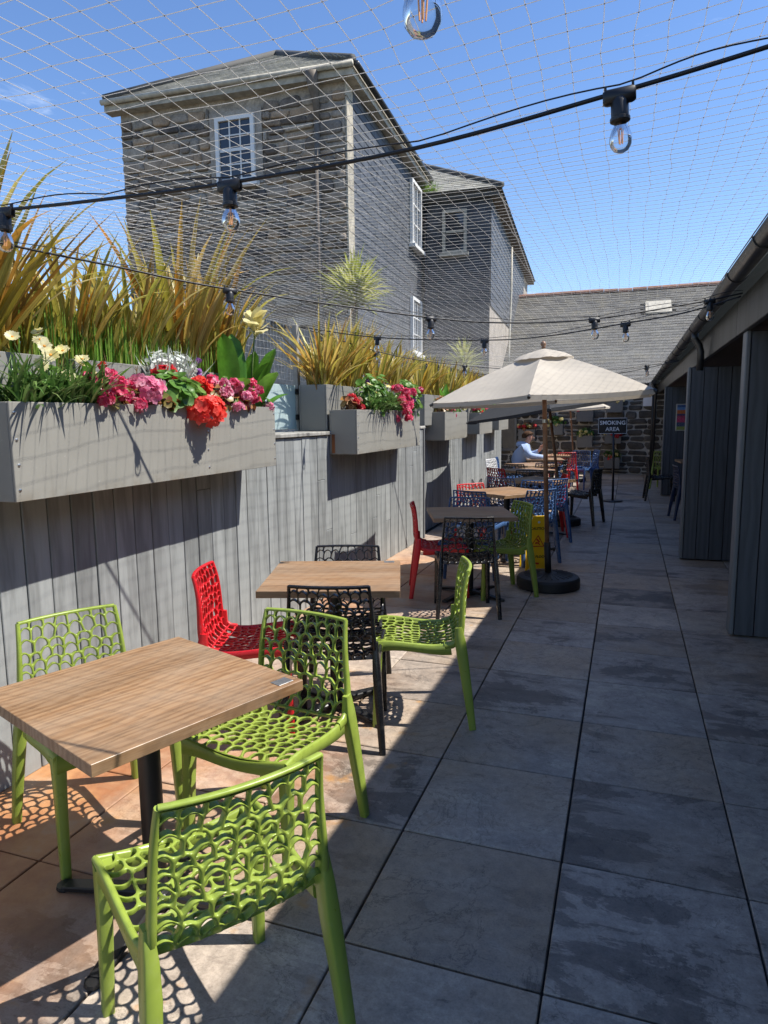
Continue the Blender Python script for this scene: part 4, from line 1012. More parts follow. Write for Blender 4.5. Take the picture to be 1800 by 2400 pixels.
def ring3(P, Q):
    n_ = len(P); tr_.add([(x, y, 0) for x, y in P] + [(x, y, 0) for x, y in Q], [(k, (k + 1) % n_, n_ + (k + 1) % n_, n_ + k) for k in range(n_)])
tri = [(-.075, -.06), (.075, -.06), (0, .07)]; ring3(tri, [(x * .78, y * .78 - .002) for x, y in tri])
tr_.add([(-.02, .02, 0), (-.005, .028, 0), (.025, -.005, 0), (.012, -.015, 0)], [(3, 2, 1, 0)]); tr_.add([(-.03, -.03, 0), (-.02, -.005, 0), (.01, -.012, 0), (.03, -.04, 0), (.02, -.042, 0), (0, -.025, 0)], [(5, 4, 3, 2, 1, 0)])
tr_.add([(.01, .025, 0), (.02, .035, 0), (.03, .025, 0), (.02, .015, 0)], [(3, 2, 1, 0)])
print_on(tr_.mesh('symbol'), MT['red_print'], 0, .33, 'warning_symbol')
print_on(MB().add([(-.03, 0, 0), (.025, -.004, 0), (.03, .016, 0), (-.02, .02, 0)], [(0, 1, 2, 3)]).mesh('mark'), MT['red_print'], 0, .08, 'maker_mark')
print_on(MB().lathe([(.0, -.0002), (.013, 0)], 16).mesh('hole'), MT['sign_white'], 0, .535, 'hand_hole')

# ---------------------------------------------------------------- festoon lights
def lamp_meshes():
    h = MB().lathe([(.013, -.012), (.0175, -.02), (.0175, -.048), (.02, -.05), (.02, -.056), (.016, -.058)], 16)
    h.cbox(-.032, .032, -.011, .011, -.022, .006, .004); h.box(-.029, -.024, -.004, .004, .004, .014); h.box(.024, .029, -.004, .004, .004, .014)
    CH['holder'] = smooth_me(h.mesh('lampholder', False, 0, True))
    b = MB().lathe([(.011, -.058), (.0125, -.064), (.0185, -.074), (.022, -.086), (.0225, -.094), (.0205, -.104), (.014, -.113), (.006, -.1165)], 20)
    CH['bulb'] = b.mesh('bulb', True)
    f = MB()
    for k in range(4):
        a = k * math.pi / 2 + .4; f.tube([(.0055 * math.cos(a), .0055 * math.sin(a), -.07), (.0035 * math.cos(a), .0035 * math.sin(a), -.1)], .0011, 5)
    f.tube([(0, 0, -.058), (0, 0, -.072)], .003, 6); CH['fil'] = f.mesh('filament')
lamp_meshes()
def festoon(label, pts, bulbs, r_=.0045, twin=True):
    t = thing('festoon_string', label, 'string lights', (0, 0, 0), 0, 'festoon light strings')
    P = [Vector(p) for p in pts]; fine = []
    for k in range(len(P) - 1):
        p0, p1, p2, p3 = P[max(k - 1, 0)], P[k], P[k + 1], P[min(k + 2, len(P) - 1)]
        for q in range(8):
            u = q / 8; fine.append(.5 * ((2 * p1) + (p2 - p0) * u + (2 * p0 - 5 * p1 + 4 * p2 - p3) * u * u + (3 * p1 - p0 - 3 * p2 + p3) * u ** 3))
    fine.append(P[-1])
    MB().tube(fine, (r_ if twin else r_ * .9), 8, sx=1.0).build('cable', MT['cable'], t, smooth=True)
    wire = [p + Vector((0, 0, .012 + .014 * abs(math.sin(k * .39)))) for k, p in enumerate(fine)]
    MB().tube(wire, .0018, 6).build('catenary_wire', MT['cable'], t, smooth=True)
    for b in bulbs:
        q = min(fine, key=lambda p: (p.xy - Vector((b[0], b[1]))).length); k = fine.index(q)
        d = (fine[min(k + 1, len(fine) - 1)] - fine[max(k - 1, 0)])
        sw = U(-.06, .06)
        hd = link('lampholder', CH['holder'], MT['black'], t, q); hd.rotation_euler = (sw, math.atan2(-d.z, d.xy.length) * .5, math.atan2(d.y, d.x))
        g_ = link('bulb', CH['bulb'], MT['bulb'], hd); link('filament', CH['fil'], MT['filament'], hd)
    return t
festoon('festoon string nearest overhead, one bulb at the top edge', [(-2.86, .55, 2.5), (-1.2, .68, 2.3), (-.229, .793, 2.125), (.7, .75, 2.25)], [(-.229, .793)])
festoon('thick black festoon string sweeping across the sky from left to upper right', [(-2.86, 1.62, 2.33), (-2.2, 1.59, 2.215), (-1.69, 1.57, 2.185), (-1.335, 1.57, 2.175), (-.955, 1.57, 2.172), (-.465, 1.57, 2.19), (-.04, 1.57, 2.24), (.235, 1.57, 2.28), (.6, 1.57, 2.34)], [(-1.69, 1.57), (-.955, 1.57), (-.04, 1.57)])
festoon('festoon string dipping past the yellow canna towards the right gutter', [(-2.86, 1.65, 2.4), (-2.35, 2.16, 2.285), (-2.06, 2.46, 2.232), (-1.76, 2.86, 2.185), (-1.04, 3.74, 2.13), (-.62, 4.03, 2.115), (-.2, 4.2, 2.135), (.33, 4.45, 2.225), (.6, 4.55, 2.28)], [(-1.76, 2.86), (-1.04, 3.74), (-.2, 4.2), (.42, 4.48)])
festoon('festoon string zigzagging back over the second planter', [(.6, 4.6, 2.27), (.3, 4.65, 2.2), (-.035, 4.72, 2.165), (-.55, 5.0, 2.14), (-1.05, 5.3, 2.165), (-1.9, 5.25, 2.22), (-2.84, 5.75, 2.41)], [(-.035, 4.72), (-1.05, 5.3), (-1.95, 5.27)])
festoon('festoon string crossing above the front cream parasol', [(-2.84, 5.8, 2.41), (-2.2, 6.9, 2.2), (-1.2, 8.2, 2.12), (-.3, 9.1, 2.14), (.6, 9.8, 2.28)], [(-2.4, 6.55), (-1.75, 7.5), (-1.2, 8.2), (-.55, 8.9), (.2, 9.5)])
festoon('festoon string crossing back above the charcoal parasol', [(.6, 9.9, 2.28), (-.3, 10.6, 2.16), (-1.4, 11.4, 2.15), (-2.85, 12.2, 2.4)], [(.25, 10.2), (-.3, 10.6), (-.9, 11.05), (-1.5, 11.5), (-2.2, 11.9)])
festoon('farthest festoon string near the stone wall', [(-2.85, 12.3, 2.4), (-1.4, 13.6, 2.16), (-.3, 14.8, 2.16), (.6, 15.6, 2.28)], [(-1.9, 13.2), (-1.2, 13.8), (-.4, 14.7), (.3, 15.3)])

# ---------------------------------------------------------------- plants
def blade(mb, base, az, lean, L, w, bend, n=6, fold=.25, tip=.85, twist=0):
    """a tapering strap leaf; lean and bend in radians from vertical"""
    p = Vector(base); ca, sa = math.cos(az), math.sin(az); vs_ = []; fs = []
    for k in range(n + 1):
        t = k / n; a = lean + bend * t ** 1.6
        wd = w * (.55 + .45 * min(1, t * 3)) * (1 - max(0, (t - .45) / .55) ** 1.7 * tip)
        if k == n: wd = w * .04
        tw = twist * t; sx, sy = -sa * math.cos(tw), ca * math.cos(tw)
        nrm = Vector((-math.cos(a) * ca, -math.cos(a) * sa, math.sin(a)))
        sd_ = Vector((sx, sy, math.sin(tw) * .6))
        vs_ += [p - sd_ * wd / 2, p - nrm * wd * fold, p + sd_ * wd / 2]
        p = p + Vector((math.sin(a) * ca, math.sin(a) * sa, math.cos(a))) * (L / n)
    for k in range(n): o = k * 3; fs += [(o, o + 1, o + 4, o + 3), (o + 1, o + 2, o + 5, o + 4)]
    return mb.add(vs_, fs)
def flatleaf(mb, c, n, up, r_, k=7, cup=.15, asp=1.):
    """a rounded leaf or petal facing n"""
    n = Vector(n).normalized(); a = n.cross(Vector(up)); 
    if a.length < 1e-3: a = n.cross(Vector((1, 0, 0)))
    a.normalize(); b = n.cross(a); c = Vector(c)
    vs_ = [c - n * r_ * cup]
    for j in range(k):
        an = 2 * math.pi * j / k; q = r_ * U(.85, 1.1); vs_.append(c + a * math.cos(an) * q + b * math.sin(an) * q * asp + n * r_ * cup * U(0, 1))
    return mb.add(vs_, [(0, 1 + j, 1 + (j + 1) % k) for j in range(k)])
def rdir(zmin=-1.):
    while True:
        v = Vector((U(-1, 1), U(-1, 1), U(zmin, 1)))
        if .1 < v.length < 1: return v.normalized()
PHV = []
for k in range(12):
    ln = U(.02, .3); bd_ = U(.05, .55) if k % 4 else U(.9, 1.5); me = blade(MB(), (0, 0, 0), 0, ln, 1, U(.045, .06), bd_, 8, .22, .9, U(-.5, .5)).mesh('blade', True); PHV.append(me)
def phormium(label, x, y, z, n, hmin, hmax, spread=.5, objs=True, wide=1., orange=.1, bias=0.):
    t = thing('phormium_plant', label, 'plant', (x, y, z), 0, 'phormium clumps')
    mb = MB()
    for i in range(n):
        L = U(hmin, hmax); az = U(0, 2 * math.pi); ti = spread * U(.05, 1) ** .8
        b = (math.cos(az) * .06 * rnd() * 1.2, math.sin(az) * .11 * rnd() * 1.5, 0)
        if objs:
            me = random.choice(PHV); o = link('blade', me, MT['phorm_dead'] if rnd() < orange else MT['phorm'], t, b, own=True)
            o.rotation_euler = (0, ti * .8 + bias * rnd(), az); ww = U(.75, 1.25) * wide; o.scale = (L, L * ww, L)
        else: blade(mb, b, az, ti * .5, L, .05 * U(.7, 1.2) * wide, ti * U(.5, 1.6), 6)
    if objs:
        ib = MB()
        for i in range(130): blade(ib, (U(-.08, .1), U(-.26, .26), 0), U(0, 6.3), U(0, .35), U(.25, .62) * hmax, .03 * U(.6, 1.2), U(.05, .7), 5)
        tag(ib.build('inner_foliage', MT['phorm'], t, True), kind='stuff')
    if not objs: tag(mb.build('foliage', MT['phorm'], t, True), kind='stuff')
    return t
ZT = 1.84
phormium('tall orange tinged phormium at the left edge of the picture', -2.64, 2.22, ZT, 80, .55, .98, .6, True, .9, .2)
phormium('olive phormium just right of the leftmost tall one', -2.68, 2.85, ZT, 80, .42, .78, .45, True, .85, .06)
phormium('yellow green phormium in the middle of the rear trough', -2.68, 3.3, ZT, 80, .42, .8, .45, True, .85, .05)
phormium('phormium with the tallest spikes in front of the house window', -2.68, 3.78, ZT, 80, .5, 1.12, .4, True, .85, .12)
phormium('bronze phormium beside the yellow canna flower', -2.66, 4.12, ZT, 70, .5, .98, .45, True, .85, .12)
phormium('fanning phormium in the tall trough beside the glass panel', -2.64, 5.88, ZT, 90, .5, .86, .95, True, .7, .06)
phormium('phormium above the left end of the second planter', -2.64, 6.55, ZT, 60, .55, .85, .95, False, .8)
phormium('drooping phormium above the middle of the second planter', -2.64, 7.2, ZT, 60, .5, .8, 1.1, False, .8)
phormium('golden phormium above the right end of the second planter', -2.64, 7.9, ZT, 55, .5, .75, 1.1, False, .8)
for y_, lb in ((9.1, 'phormium just past the step in the wall'), (9.8, 'phormium behind the third planter'), (10.6, 'phormium between the third and fourth planters'), (11.7, 'phormium behind the fourth planter'), (12.6, 'phormium just beyond the fourth planter'), (13.5, 'phormium behind the last planter'), (14.4, 'phormium at the far end of the ledge')):
    phormium(lb, -2.66, y_, ZT, 50, .4, .68, 1.0, False, .8)
def reeds(label, y0, y1, n, h):
    t = thing('reed_grass', label, 'grass', (-2.62, (y0 + y1) / 2, ZT), 0, 'green reeds in the rear trough'); mb = MB()
    for i in range(n): blade(mb, (U(-.1, .09), U(y0, y1) - (y0 + y1) / 2, -.02), U(0, 6.3), U(0, .12), h * U(.5, 1.1), .008, U(-.1, .25), 3, .2, .6)
    tag(mb.build('stems', MT['reed'], t, True), kind='stuff')
    d = MB()
    for i in range(n // 3): blade(d, (U(-.12, .1), U(y0, y1) - (y0 + y1) / 2, -.02), U(0, 6.3), U(.1, .9), U(.05, .14), .005, .4, 2, .2, .6)
    tag(d.build('dry_litter', mat_leaf('dry_grass', [(0, (.3, .2, .09)), (1, (.42, .3, .15))]) if 'dry_grass' not in bpy.data.materials else bpy.data.materials['dry_grass'], t), kind='stuff')
reeds('green reed tuft behind the pale yellow gazanias', 2.0, 2.75, 360, .33)
reeds('green reed tuft behind the pink geranium', 2.75, 3.35, 380, .34)
reeds('green reed tuft behind the red geraniums', 3.35, 4.05, 380, .3)

def head(mb, c, r_, n, fr, flat=.8):
    if r_ > .045: fr *= 1.35; n = int(n * .62)
    """a rounded head of small five petalled florets"""
    c = Vector(c)
    for i in range(n):
        d = rdir(-.35); p = c + Vector((d.x * r_, d.y * r_, d.z * r_ * flat)) * U(.6, 1.12)
        a = d.orthogonal().normalized(); b = d.cross(a); ph = U(0, 6.3)
        for k in range(5):
            an = ph + k * 1.2566; q = a * math.cos(an) + b * math.sin(an); flatleaf(mb, p + q * fr * .55 + d * U(0, .25) * fr, d + q * U(-.5, .2), q, fr * .52, 5, .2, 1.15)
    return mb
def strap_clump(parent, n, L, w, mt, spread=(.5, 1.3), bend=(.8, 1.7), box=(.06, .2), front=0., nm='leaves'):
    mb = MB()
    for i in range(n):
        az = U(0, 6.283)
        if rnd() < front: az = U(-.9, .9)
        blade(mb, (U(-box[0], box[0]), U(-box[1], box[1]), U(-.02, .03)), az, U(*spread) * .6, L * U(.55, 1.15), w * U(.7, 1.2), U(*bend), 6, .15, .8)
    return tag(mb.build(nm, MT[mt], parent, True), kind='stuff')
def leaf_mass(parent, n, rx, ry, rz, r_, mt, zc=0., nm='leaves', asp=1.):
    mb = MB()
    for i in range(n):
        d = rdir(-.3); k = U(.45, 1.02); p = Vector((d.x * rx * k, d.y * ry * k, zc + .045 + d.z * rz * k)); nn = (d + Vector((U(-.4, .6), U(-.5, .5), U(.1, .9)))); flatleaf(mb, p, nn, rdir(), r_ * U(.6, 1.2), 7, U(.1, .35), asp)
    return tag(mb.build(nm, MT[mt], parent, True), kind='stuff')
def daisy(parent, c, d, r_, mt):
    d = Vector(d).normalized(); a = d.orthogonal().normalized(); b = d.cross(a); mb = MB(); c = Vector(c); n = 15; ph = U(0, 1); up_ = U(.05, .5)
    for k in range(n):
        an = ph + 2 * math.pi * k / n; q = (a * math.cos(an) + b * math.sin(an)); sd_ = d.cross(q); L = r_ * U(.85, 1.1); w = r_ * .2
        pts = []
        for t, ww in ((.16, .5), (.55, 1.), (.85, .85), (1., .1)):
            m_ = c + q * L * t * math.cos(up_) + d * (L * t * math.sin(up_) - .1 * L * t * t); pts += [m_ - sd_ * w * ww, m_ + sd_ * w * ww]
        mb.add(pts, [(2 * j, 2 * j + 1, 2 * j + 3, 2 * j + 2) for j in range(3)])
    f = mb.build('flower', MT[mt], parent, True)
    cm = MB().lathe([(r_ * .2, 0), (r_ * .2, r_ * .06), (r_ * .1, r_ * .12)], 10).xf(Matrix.Translation(c) @ d.to_track_quat('Z', 'Y').to_matrix().to_4x4()); cm.build('flower_centre', MT['f_centre'], f)
    MB().tube([c - d * .002, c * .6 + Vector((0, 0, -.04)), (c.x * .2, c.y * .5, -.02)], .0022, 5).build('flower_stem', MT['stem'], parent)
PZ = 1.625
def plant(name, label, x, y, z=PZ, group='bedding plants in the wall planters'): return thing(name, label, 'plant', (x, y, z), 0, group)
# -- first planter
g1 = plant('gazania', 'gazania with pale yellow daisy flowers at the left end of the long planter', -2.36, 2.36)
strap_clump(g1, 420, .27, .015, 'strap', (.1, 1.5), (.5, 1.9), (.1, .25), .4); leaf_mass(g1, 60, .1, .22, .12, .03, 'leafg', .04)
for c, d, mt in (((.06, -.1, .2), (.9, -.5, .3), 'f_yellow'), ((-.02, -.02, .31), (.4, -.5, .6), 'f_cream'), ((.0, .08, .27), (.3, -.6, .7), 'f_yellow'), ((.05, -.04, .24), (.7, -.6, .4), 'f_yellow'), ((.07, .03, .16), (.8, -.6, .4), 'f_cream'), ((.02, .17, .24), (.3, -.5, .8), 'f_cream'), ((.08, -.1, .27), (.8, -.6, .5), 'f_cream'), ((.02, -.2, .3), (.5, -.5, .6), 'f_cream'), ((.04, .14, .21), (.5, .2, 1), 'f_yellow'), ((.06, .2, .17), (.9, .3, .6), 'f_cream'), ((-.05, .0, .34), (.2, -.6, .8), 'f_yellow')): daisy(g1, c, d, U(.03, .038), mt)
g2 = plant('begonia', 'magenta begonia right of the yellow gazanias', -2.32, 2.62)
leaf_mass(g2, 120, .11, .17, .1, .03, 'bronze', .01); leaf_mass(g2, 26, .09, .14, .08, .03, 'leafg', .05)
for c in ((.06, -.03, .1), (.08, .04, .08), (.05, .1, .12), (.0, -.08, .15), (.1, -.1, .06), (.1, .12, .04), (.02, .02, .17), (.09, .0, .13)): head(MB(), c, .036, 16, .022).build('flower_head', MT['f_mag'], g2, True)
mb = MB(); blade(mb, (-.04, .0, .05), -1.2, .3, .22, .08, .6, 6, .1, .9); blade(mb, (-.04, .05, .05), 1.0, .5, .24, .08, .7, 6, .1, .9); mb.build('broad_leaves', MT['canna'], g2, True)
head(MB(), (-.03, .05, .22), .016, 6, .014).build('flower_head', MT['f_red'], g2, True)
fl = plant('begonia', 'bronze leaved filler between the pink and coral geraniums', -2.27, 3.0); leaf_mass(fl, 70, .07, .09, .06, .028, 'bronze', .0)
g3 = plant('geranium', 'pink geranium head leaning over the planter rim', -2.3, 2.84)
leaf_mass(g3, 50, .09, .11, .07, .032, 'bronze', .01); head(MB(), (.05, 0, .11), .085, 90, .025).build('flower_head', MT['f_pink'], g3, True); head(MB(), (.07, -.07, .03), .03, 12, .024).build('flower_head', MT['f_pink'], g3, True)
g4 = plant('geranium', 'red geranium with round green leaves in the middle of the long planter', -2.33, 3.17)
leaf_mass(g4, 200, .14, .24, .15, .036, 'leafg', .03)
for c, r_, n, mt in (((-.05, .0, .2), .058, 48, 'f_red'), ((.0, .25, .14), .062, 52, 'f_coral'), ((.13, .1, .0), .105, 125, 'f_coral')):
    head(MB(), c, r_, n, .026).build('flower_head', MT[mt], g4, True)
    MB().tube([c, (c[0] * .6, c[1] * .8, c[2] - .07), (0, c[1] * .5, -.02)], .003, 5).build('flower_stem', MT['stem'], g4)
g5 = plant('dusty_miller', 'silvery white foliage plant behind the red geranium', -2.43, 3.3, PZ + .07)
mb = MB()
for i in range(190):
    d = rdir(.0); blade(mb, (U(-.04, .04), U(-.14, .14), .02), math.atan2(d.y, d.x), U(.0, .8), U(.16, .3), .013, U(-.3, .6), 3, .1, .5)
    if i % 2: p = Vector((d.x * .07, d.y * .16, .1 + .13 * abs(d.z))); [flatleaf(mb, p + rdir() * .02, rdir(-.1), rdir(), .008, 5, .2, 1.8) for _ in range(4)]
tag(mb.build('leaves', MT['silver'], g5), kind='stuff'); leaf_mass(g5, 150, .08, .22, .12, .012, 'silver', .12, 'leaf_tips', 2.2)
g6 = plant('begonia', 'dark leaved begonia with small pink flowers before the canna', -2.31, 3.66)
leaf_mass(g6, 190, .12, .26, .11, .03, 'bronze', .02); leaf_mass(g6, 80, .11, .26, .13, .025, 'leafg', .05)
for i in range(34): head(MB(), (U(-.02, .14), U(-.28, .24), U(.02, .19)), .026, 8, .021).build('flower_head', MT[('f_mag', 'f_pink')[i % 2]], g6, True)
g7 = plant('canna', 'canna lily with broad green leaves and one pale yellow flower', -2.37, 3.98)
for c, az, ln, L, w, b in (((-.02, -.14, .03), -1.6, .05, .36, .125, .25), ((0, -.08, .03), 2.4, .12, .38, .11, .3), ((.02, -.02, .03), .2, .3, .26, .1, .7), ((.0, .05, .03), 1.4, .1, .3, .11, .4), ((.02, .1, .04), 1.2, .3, .34, .12, .5), ((.02, .12, .02), -.4, .5, .26, .1, .9), ((-.04, .02, .02), 3.4, .1, .34, .1, .3), ((.04, -.16, .02), -.8, .6, .22, .1, .8), ((.03, .15, .0), 1.0, .8, .2, .08, .8)):
    o_ = MB(); n_ = 9; p = Vector(c); L *= 1.3; w *= 1.3; ca, sa = math.cos(az), math.sin(az); vs_ = []
    for k in range(n_ + 1):
        t = k / n_; a = ln + b * t * t; wd = w * (math.sin(math.pi * min(1, t * .82 + .06)) ** .8) * (1 if t < .98 else .1) if t > .22 else .016
        sd_ = Vector((-sa, ca, 0)); nr = Vector((-math.cos(a) * ca, -math.cos(a) * sa, math.sin(a)))
        vs_ += [p - sd_ * wd / 2 + nr * wd * .06, p - sd_ * wd * .25, p - nr * wd * .1, p + sd_ * wd * .25, p + sd_ * wd / 2 + nr * wd * .06]; p = p + Vector((math.sin(a) * ca, math.sin(a) * sa, math.cos(a))) * L / n_
    o_.add(vs_, [(k * 5 + j, k * 5 + j + 1, k * 5 + j + 6, k * 5 + j + 5) for k in range(n_) for j in range(4)]); o_.build('leaf', MT['canna'], g7, True)
MB().tube([(0, .06, 0), (.03, .06, .3), (.06, .06, .56)], [.008, .006, .005], 8).build('flower_stem', MT['stem'], g7, smooth=True)
for i in range(14):
    az = i * .7 + U(-.2, .2); c = Vector((.06, .06, .5 + .022 * (i % 5))); o_ = MB()
    up0 = U(.3, 1.1); n_ = 5; vs_ = []; p = c.copy(); w = U(.07, .1); L = U(.09, .13)
    for k in range(n_ + 1):
        t = k / n_; a = up0 + t * U(.1, .9); wd = w * math.sin(math.pi * min(1, .1 + t * .8)); sd_ = Vector((-math.sin(az), math.cos(az), 0))
        vs_ += [p - sd_ * wd / 2 + Vector((0, 0, U(-.008, .008))), p, p + sd_ * wd / 2 + Vector((0, 0, U(-.008, .008)))]; p = p + Vector((math.sin(a) * math.cos(az), math.sin(a) * math.sin(az), math.cos(a))) * L / n_
    o_.add(vs_, [(k * 3 + j, k * 3 + j + 1, k * 3 + j + 4, k * 3 + j + 3) for k in range(n_) for j in range(2)]); o_.build('petal', MT['f_yellow'], g7, True)
g8 = plant('geranium', 'small pink flower tuft at the right end of the long planter', -2.3, 4.07)
leaf_mass(g8, 30, .07, .05, .06, .024, 'leafg', .0); head(MB(), (.04, .02, .04), .035, 22, .018).build('flower_head', MT['f_pink'], g8, True)
g9 = plant('erysimum', 'thin stem of purple flowers above the geraniums', -2.44, 3.55)
MB().tube([(0, 0, 0), (.01, .02, .3)], .003, 5).build('stem', MT['stem'], g9)
for z_ in (.23, .25, .31): head(MB(), (.01, .02, z_), .014, 7, .012).build('flower_head', MT['f_purple'], g9, True)
# -- second planter
h1 = plant('geranium', 'red geranium at the near end of the second planter', -2.33, 5.74); leaf_mass(h1, 60, .1, .09, .09, .035, 'bronze', .03)
for c in ((.04, -.02, .1), (-.02, .03, .14), (.06, .05, .05)): head(MB(), c, .04, 24, .024).build('flower_head', MT['f_red'], h1, True)
h2_ = plant('gazania', 'trailing gazania spilling strap leaves over the second planter', -2.33, 6.3); strap_clump(h2_, 330, .3, .013, 'strap', (.2, 1.6), (.7, 2.0), (.1, .26), .4); leaf_mass(h2_, 230, .15, .38, .26, .032, 'leafg', .1)
for i in range(5): daisy(h2_, (U(-.03, .1), U(-.3, .3), U(.18, .33)), (U(.2, .8), U(-.6, .3), 1), .04, 'f_yellow')
head(MB(), (-.02, -.1, .3), .02, 10, .014).build('flower_head', MT['f_purple'], h2_, True)
h3 = plant('impatiens', 'bright pink flowers at the middle of the second planter', -2.27, 6.82); leaf_mass(h3, 70, .1, .13, .13, .028, 'leafg', .04)
for i in range(14): head(MB(), (U(.0, .14), U(-.14, .16), U(-.06, .26)), .04, 16, .027).build('flower_head', MT['f_mag'], h3, True)
h4 = plant('dusty_miller', 'silvery foliage plant at the back of the second planter', -2.42, 6.95); mb = MB()
for i in range(160): blade(mb, (U(-.05, .05), U(-.16, .16), .05), U(0, 6.3), U(0, .8), U(.16, .3), .013, U(-.3, .6), 3, .1, .5)
tag(mb.build('leaves', MT['silver'], h4), kind='stuff')
h5 = plant('petunia', 'pale yellow and pink petunia mound at the far end of the second planter', -2.31, 7.28); leaf_mass(h5, 300, .16, .28, .26, .03, 'leafg', .08); strap_clump(h5, 60, .22, .012, 'strap', (.4, 1.4), (.8, 1.9), (.08, .2), .6)
for i in range(12): head(MB(), (U(-.02, .14), U(-.22, .24), U(.0, .3)), .026, 8, .024).build('flower_head', MT[('f_yellow', 'f_mag', 'f_mag', 'f_purple')[i % 4]], h5, True)
# -- further planters
def mixed(label, x, y, z, ry, rx=.12, h=.2, cols=('f_red', 'f_mag', 'f_yellow'), n=8, mt='leafg', group='bedding plants in the wall planters', fr=.026):
    t = plant('bedding_plant', label, x, y, z, group); leaf_mass(t, int(90 + 260 * ry), rx, ry, h, .034, mt, .03); strap_clump(t, 40, .2, .014, 'strap', (.3, 1.4), (.6, 1.8), (rx * .6, ry * .8), .5)
    for i in range(n): head(MB(), (U(-.02, rx), U(-ry, ry), U(-.02, h)), .04, 12, fr).build('flower_head', MT[cols[i % len(cols)]], t, True)
    return t
mixed('dark leaved red begonia at the near end of the third planter', -2.46, 9.4, PZ, .26, mt='bronze', cols=('f_red', 'f_mag'))
mixed('pink and lilac bedding plant at the far end of the third planter', -2.46, 10.05, PZ, .32, cols=('f_pink', 'f_purple', 'f_mag', 'f_yellow'), n=10)
mixed('red and green bedding plant in the fourth planter', -2.46, 12.0, PZ, .45, cols=('f_mag', 'f_yellow', 'f_red'), n=12)
mixed('red flowered bedding plant in the last planter', -2.46, 13.85, PZ, .42, cols=('f_red', 'f_mag', 'f_coral'), n=14)
cn = plant('canna', 'canna leaves rising at the near end of the third planter', -2.5, 9.75)
mb = MB()
for i in range(8): blade(mb, (0, U(-.1, .1), 0), U(0, 6.3), U(.05, .4), U(.3, .5), .1, U(.2, .8), 6, .12, .9)
mb.build('leaves', MT['canna'], cn, True)

# ---------------------------------------------------------------- planter boxes on the far wall
FB = [(-.557, -.134, 1.658, 1.972, 'upper right box', 'f_cream', 'leafg'), (-1.313, -.879, 1.418, 1.735, 'upper middle box', 'f_mag', 'bronze'), (-2.82, -2.453, 1.622, 1.883, 'upper left box', 'f_red', 'leafg'), (-2.026, -1.665, 1.064, 1.363, 'middle box behind the far parasol', 'f_yellow', 'leafg'),
      (-1.294, -.881, .72, 1.043, 'middle box with yellow flowers', 'f_yellow', 'leafg'), (-2.874, -2.418, .893, 1.217, 'box behind the seated person', 'f_red', 'bronze'), (-.568, -.146, .83, 1.083, 'box behind the sign post', 'f_red', 'leafg'), (-.568, -.161, .16, .457, 'lowest box near the ground', 'f_coral', 'leafg')]
for x0, x1, z0, z1, lb, fc, lm in FB:
    planter('stone_wall_box', 'grey %s on the far stone wall' % lb, x0, x1, FY - .27, FY - .03, z0, z1, MT['box_dark'], 'boxes on the far stone wall', rivets=False)
    t = plant('bedding_plant', 'flowers growing in the %s on the far stone wall' % lb, (x0 + x1) / 2, FY - .16, z1 - .03, 'bedding plants on the far stone wall')
    leaf_mass(t, 110, .24, .14, .16, .04, lm, .04)
    for i in range(8): head(MB(), (U(-.24, .24), U(-.16, .0), U(-.04, .16)), .04, 9, .032).build('flower_head', MT[fc if i % 3 else 'f_yellow'], t, True)

# ---------------------------------------------------------------- cordyline palms behind the wall
def cordyline(label, x, y, zt, n, L, w):
    t = thing('cordyline_palm', label, 'palm', (x, y, -.09), 0, 'cordyline palms')
    MB().tube([(0, 0, 0), (.03, .02, zt * .5), (0, 0, zt), (.0, .0, zt + .12)], [.08, .06, .05, .03], 9).build('trunk', MT['bark'], t, smooth=True)
    mb = MB()
    for i in range(n): blade(mb, (U(-.03, .03), U(-.03, .03), zt + U(-.12, .12)), U(0, 6.3), U(0, 1.5), L * U(.7, 1.1), w, U(.1, 1.1), 6, .15, .9)
    tag(mb.build('crown', MT['cordy'], t, True), kind='stuff')
cordyline('yellow green cordyline palm in front of the house corner', -3.79, 9.5, 3.35, 260, .66, .044)
cordyline('small pale cordyline palm before the rear wing', -3.05, 13.4, 2.65, 160, .52, .036)
gt = thing('gutter_weed', 'green weed tuft growing in the valley gutter of the house', 'plant', tuple(G_(-.25, -.25, Z2 + .1))); mb = MB()
for i in range(120): blade(mb, (U(-.2, .2), U(-.05, .05), 0), U(0, 6.3), U(0, .9), U(.12, .3), .012, U(0, 1), 3, .2, .7)
tag(mb.build('leaves', MT['reed'], gt), kind='stuff')

# ---------------------------------------------------------------- seated person in a hoodie
def skin_mesh(name, verts, edges, mt, parent, sub=2, root_i=0):
    me = bpy.data.meshes.new(name); me.from_pydata([v[:3] for v in verts], edges, []); o = link(name, me, MT[mt], parent)
    md = o.modifiers.new('skin', 'SKIN'); md.use_smooth_shade = True
    sv = me.skin_vertices[0].data
    for k, v in enumerate(verts): r_ = v[3]; sv[k].radius = r_ if hasattr(r_, '__len__') else (r_, r_); sv[k].use_root = (k == root_i)
    ms = o.modifiers.new('sub', 'SUBSURF'); ms.levels = sub; ms.render_levels = sub
    return o
pe = thing('person', 'person in pale blue hoodie sitting at a table, hands raised before the chest', 'person', (-1.95, 13.72, 0), R(4))
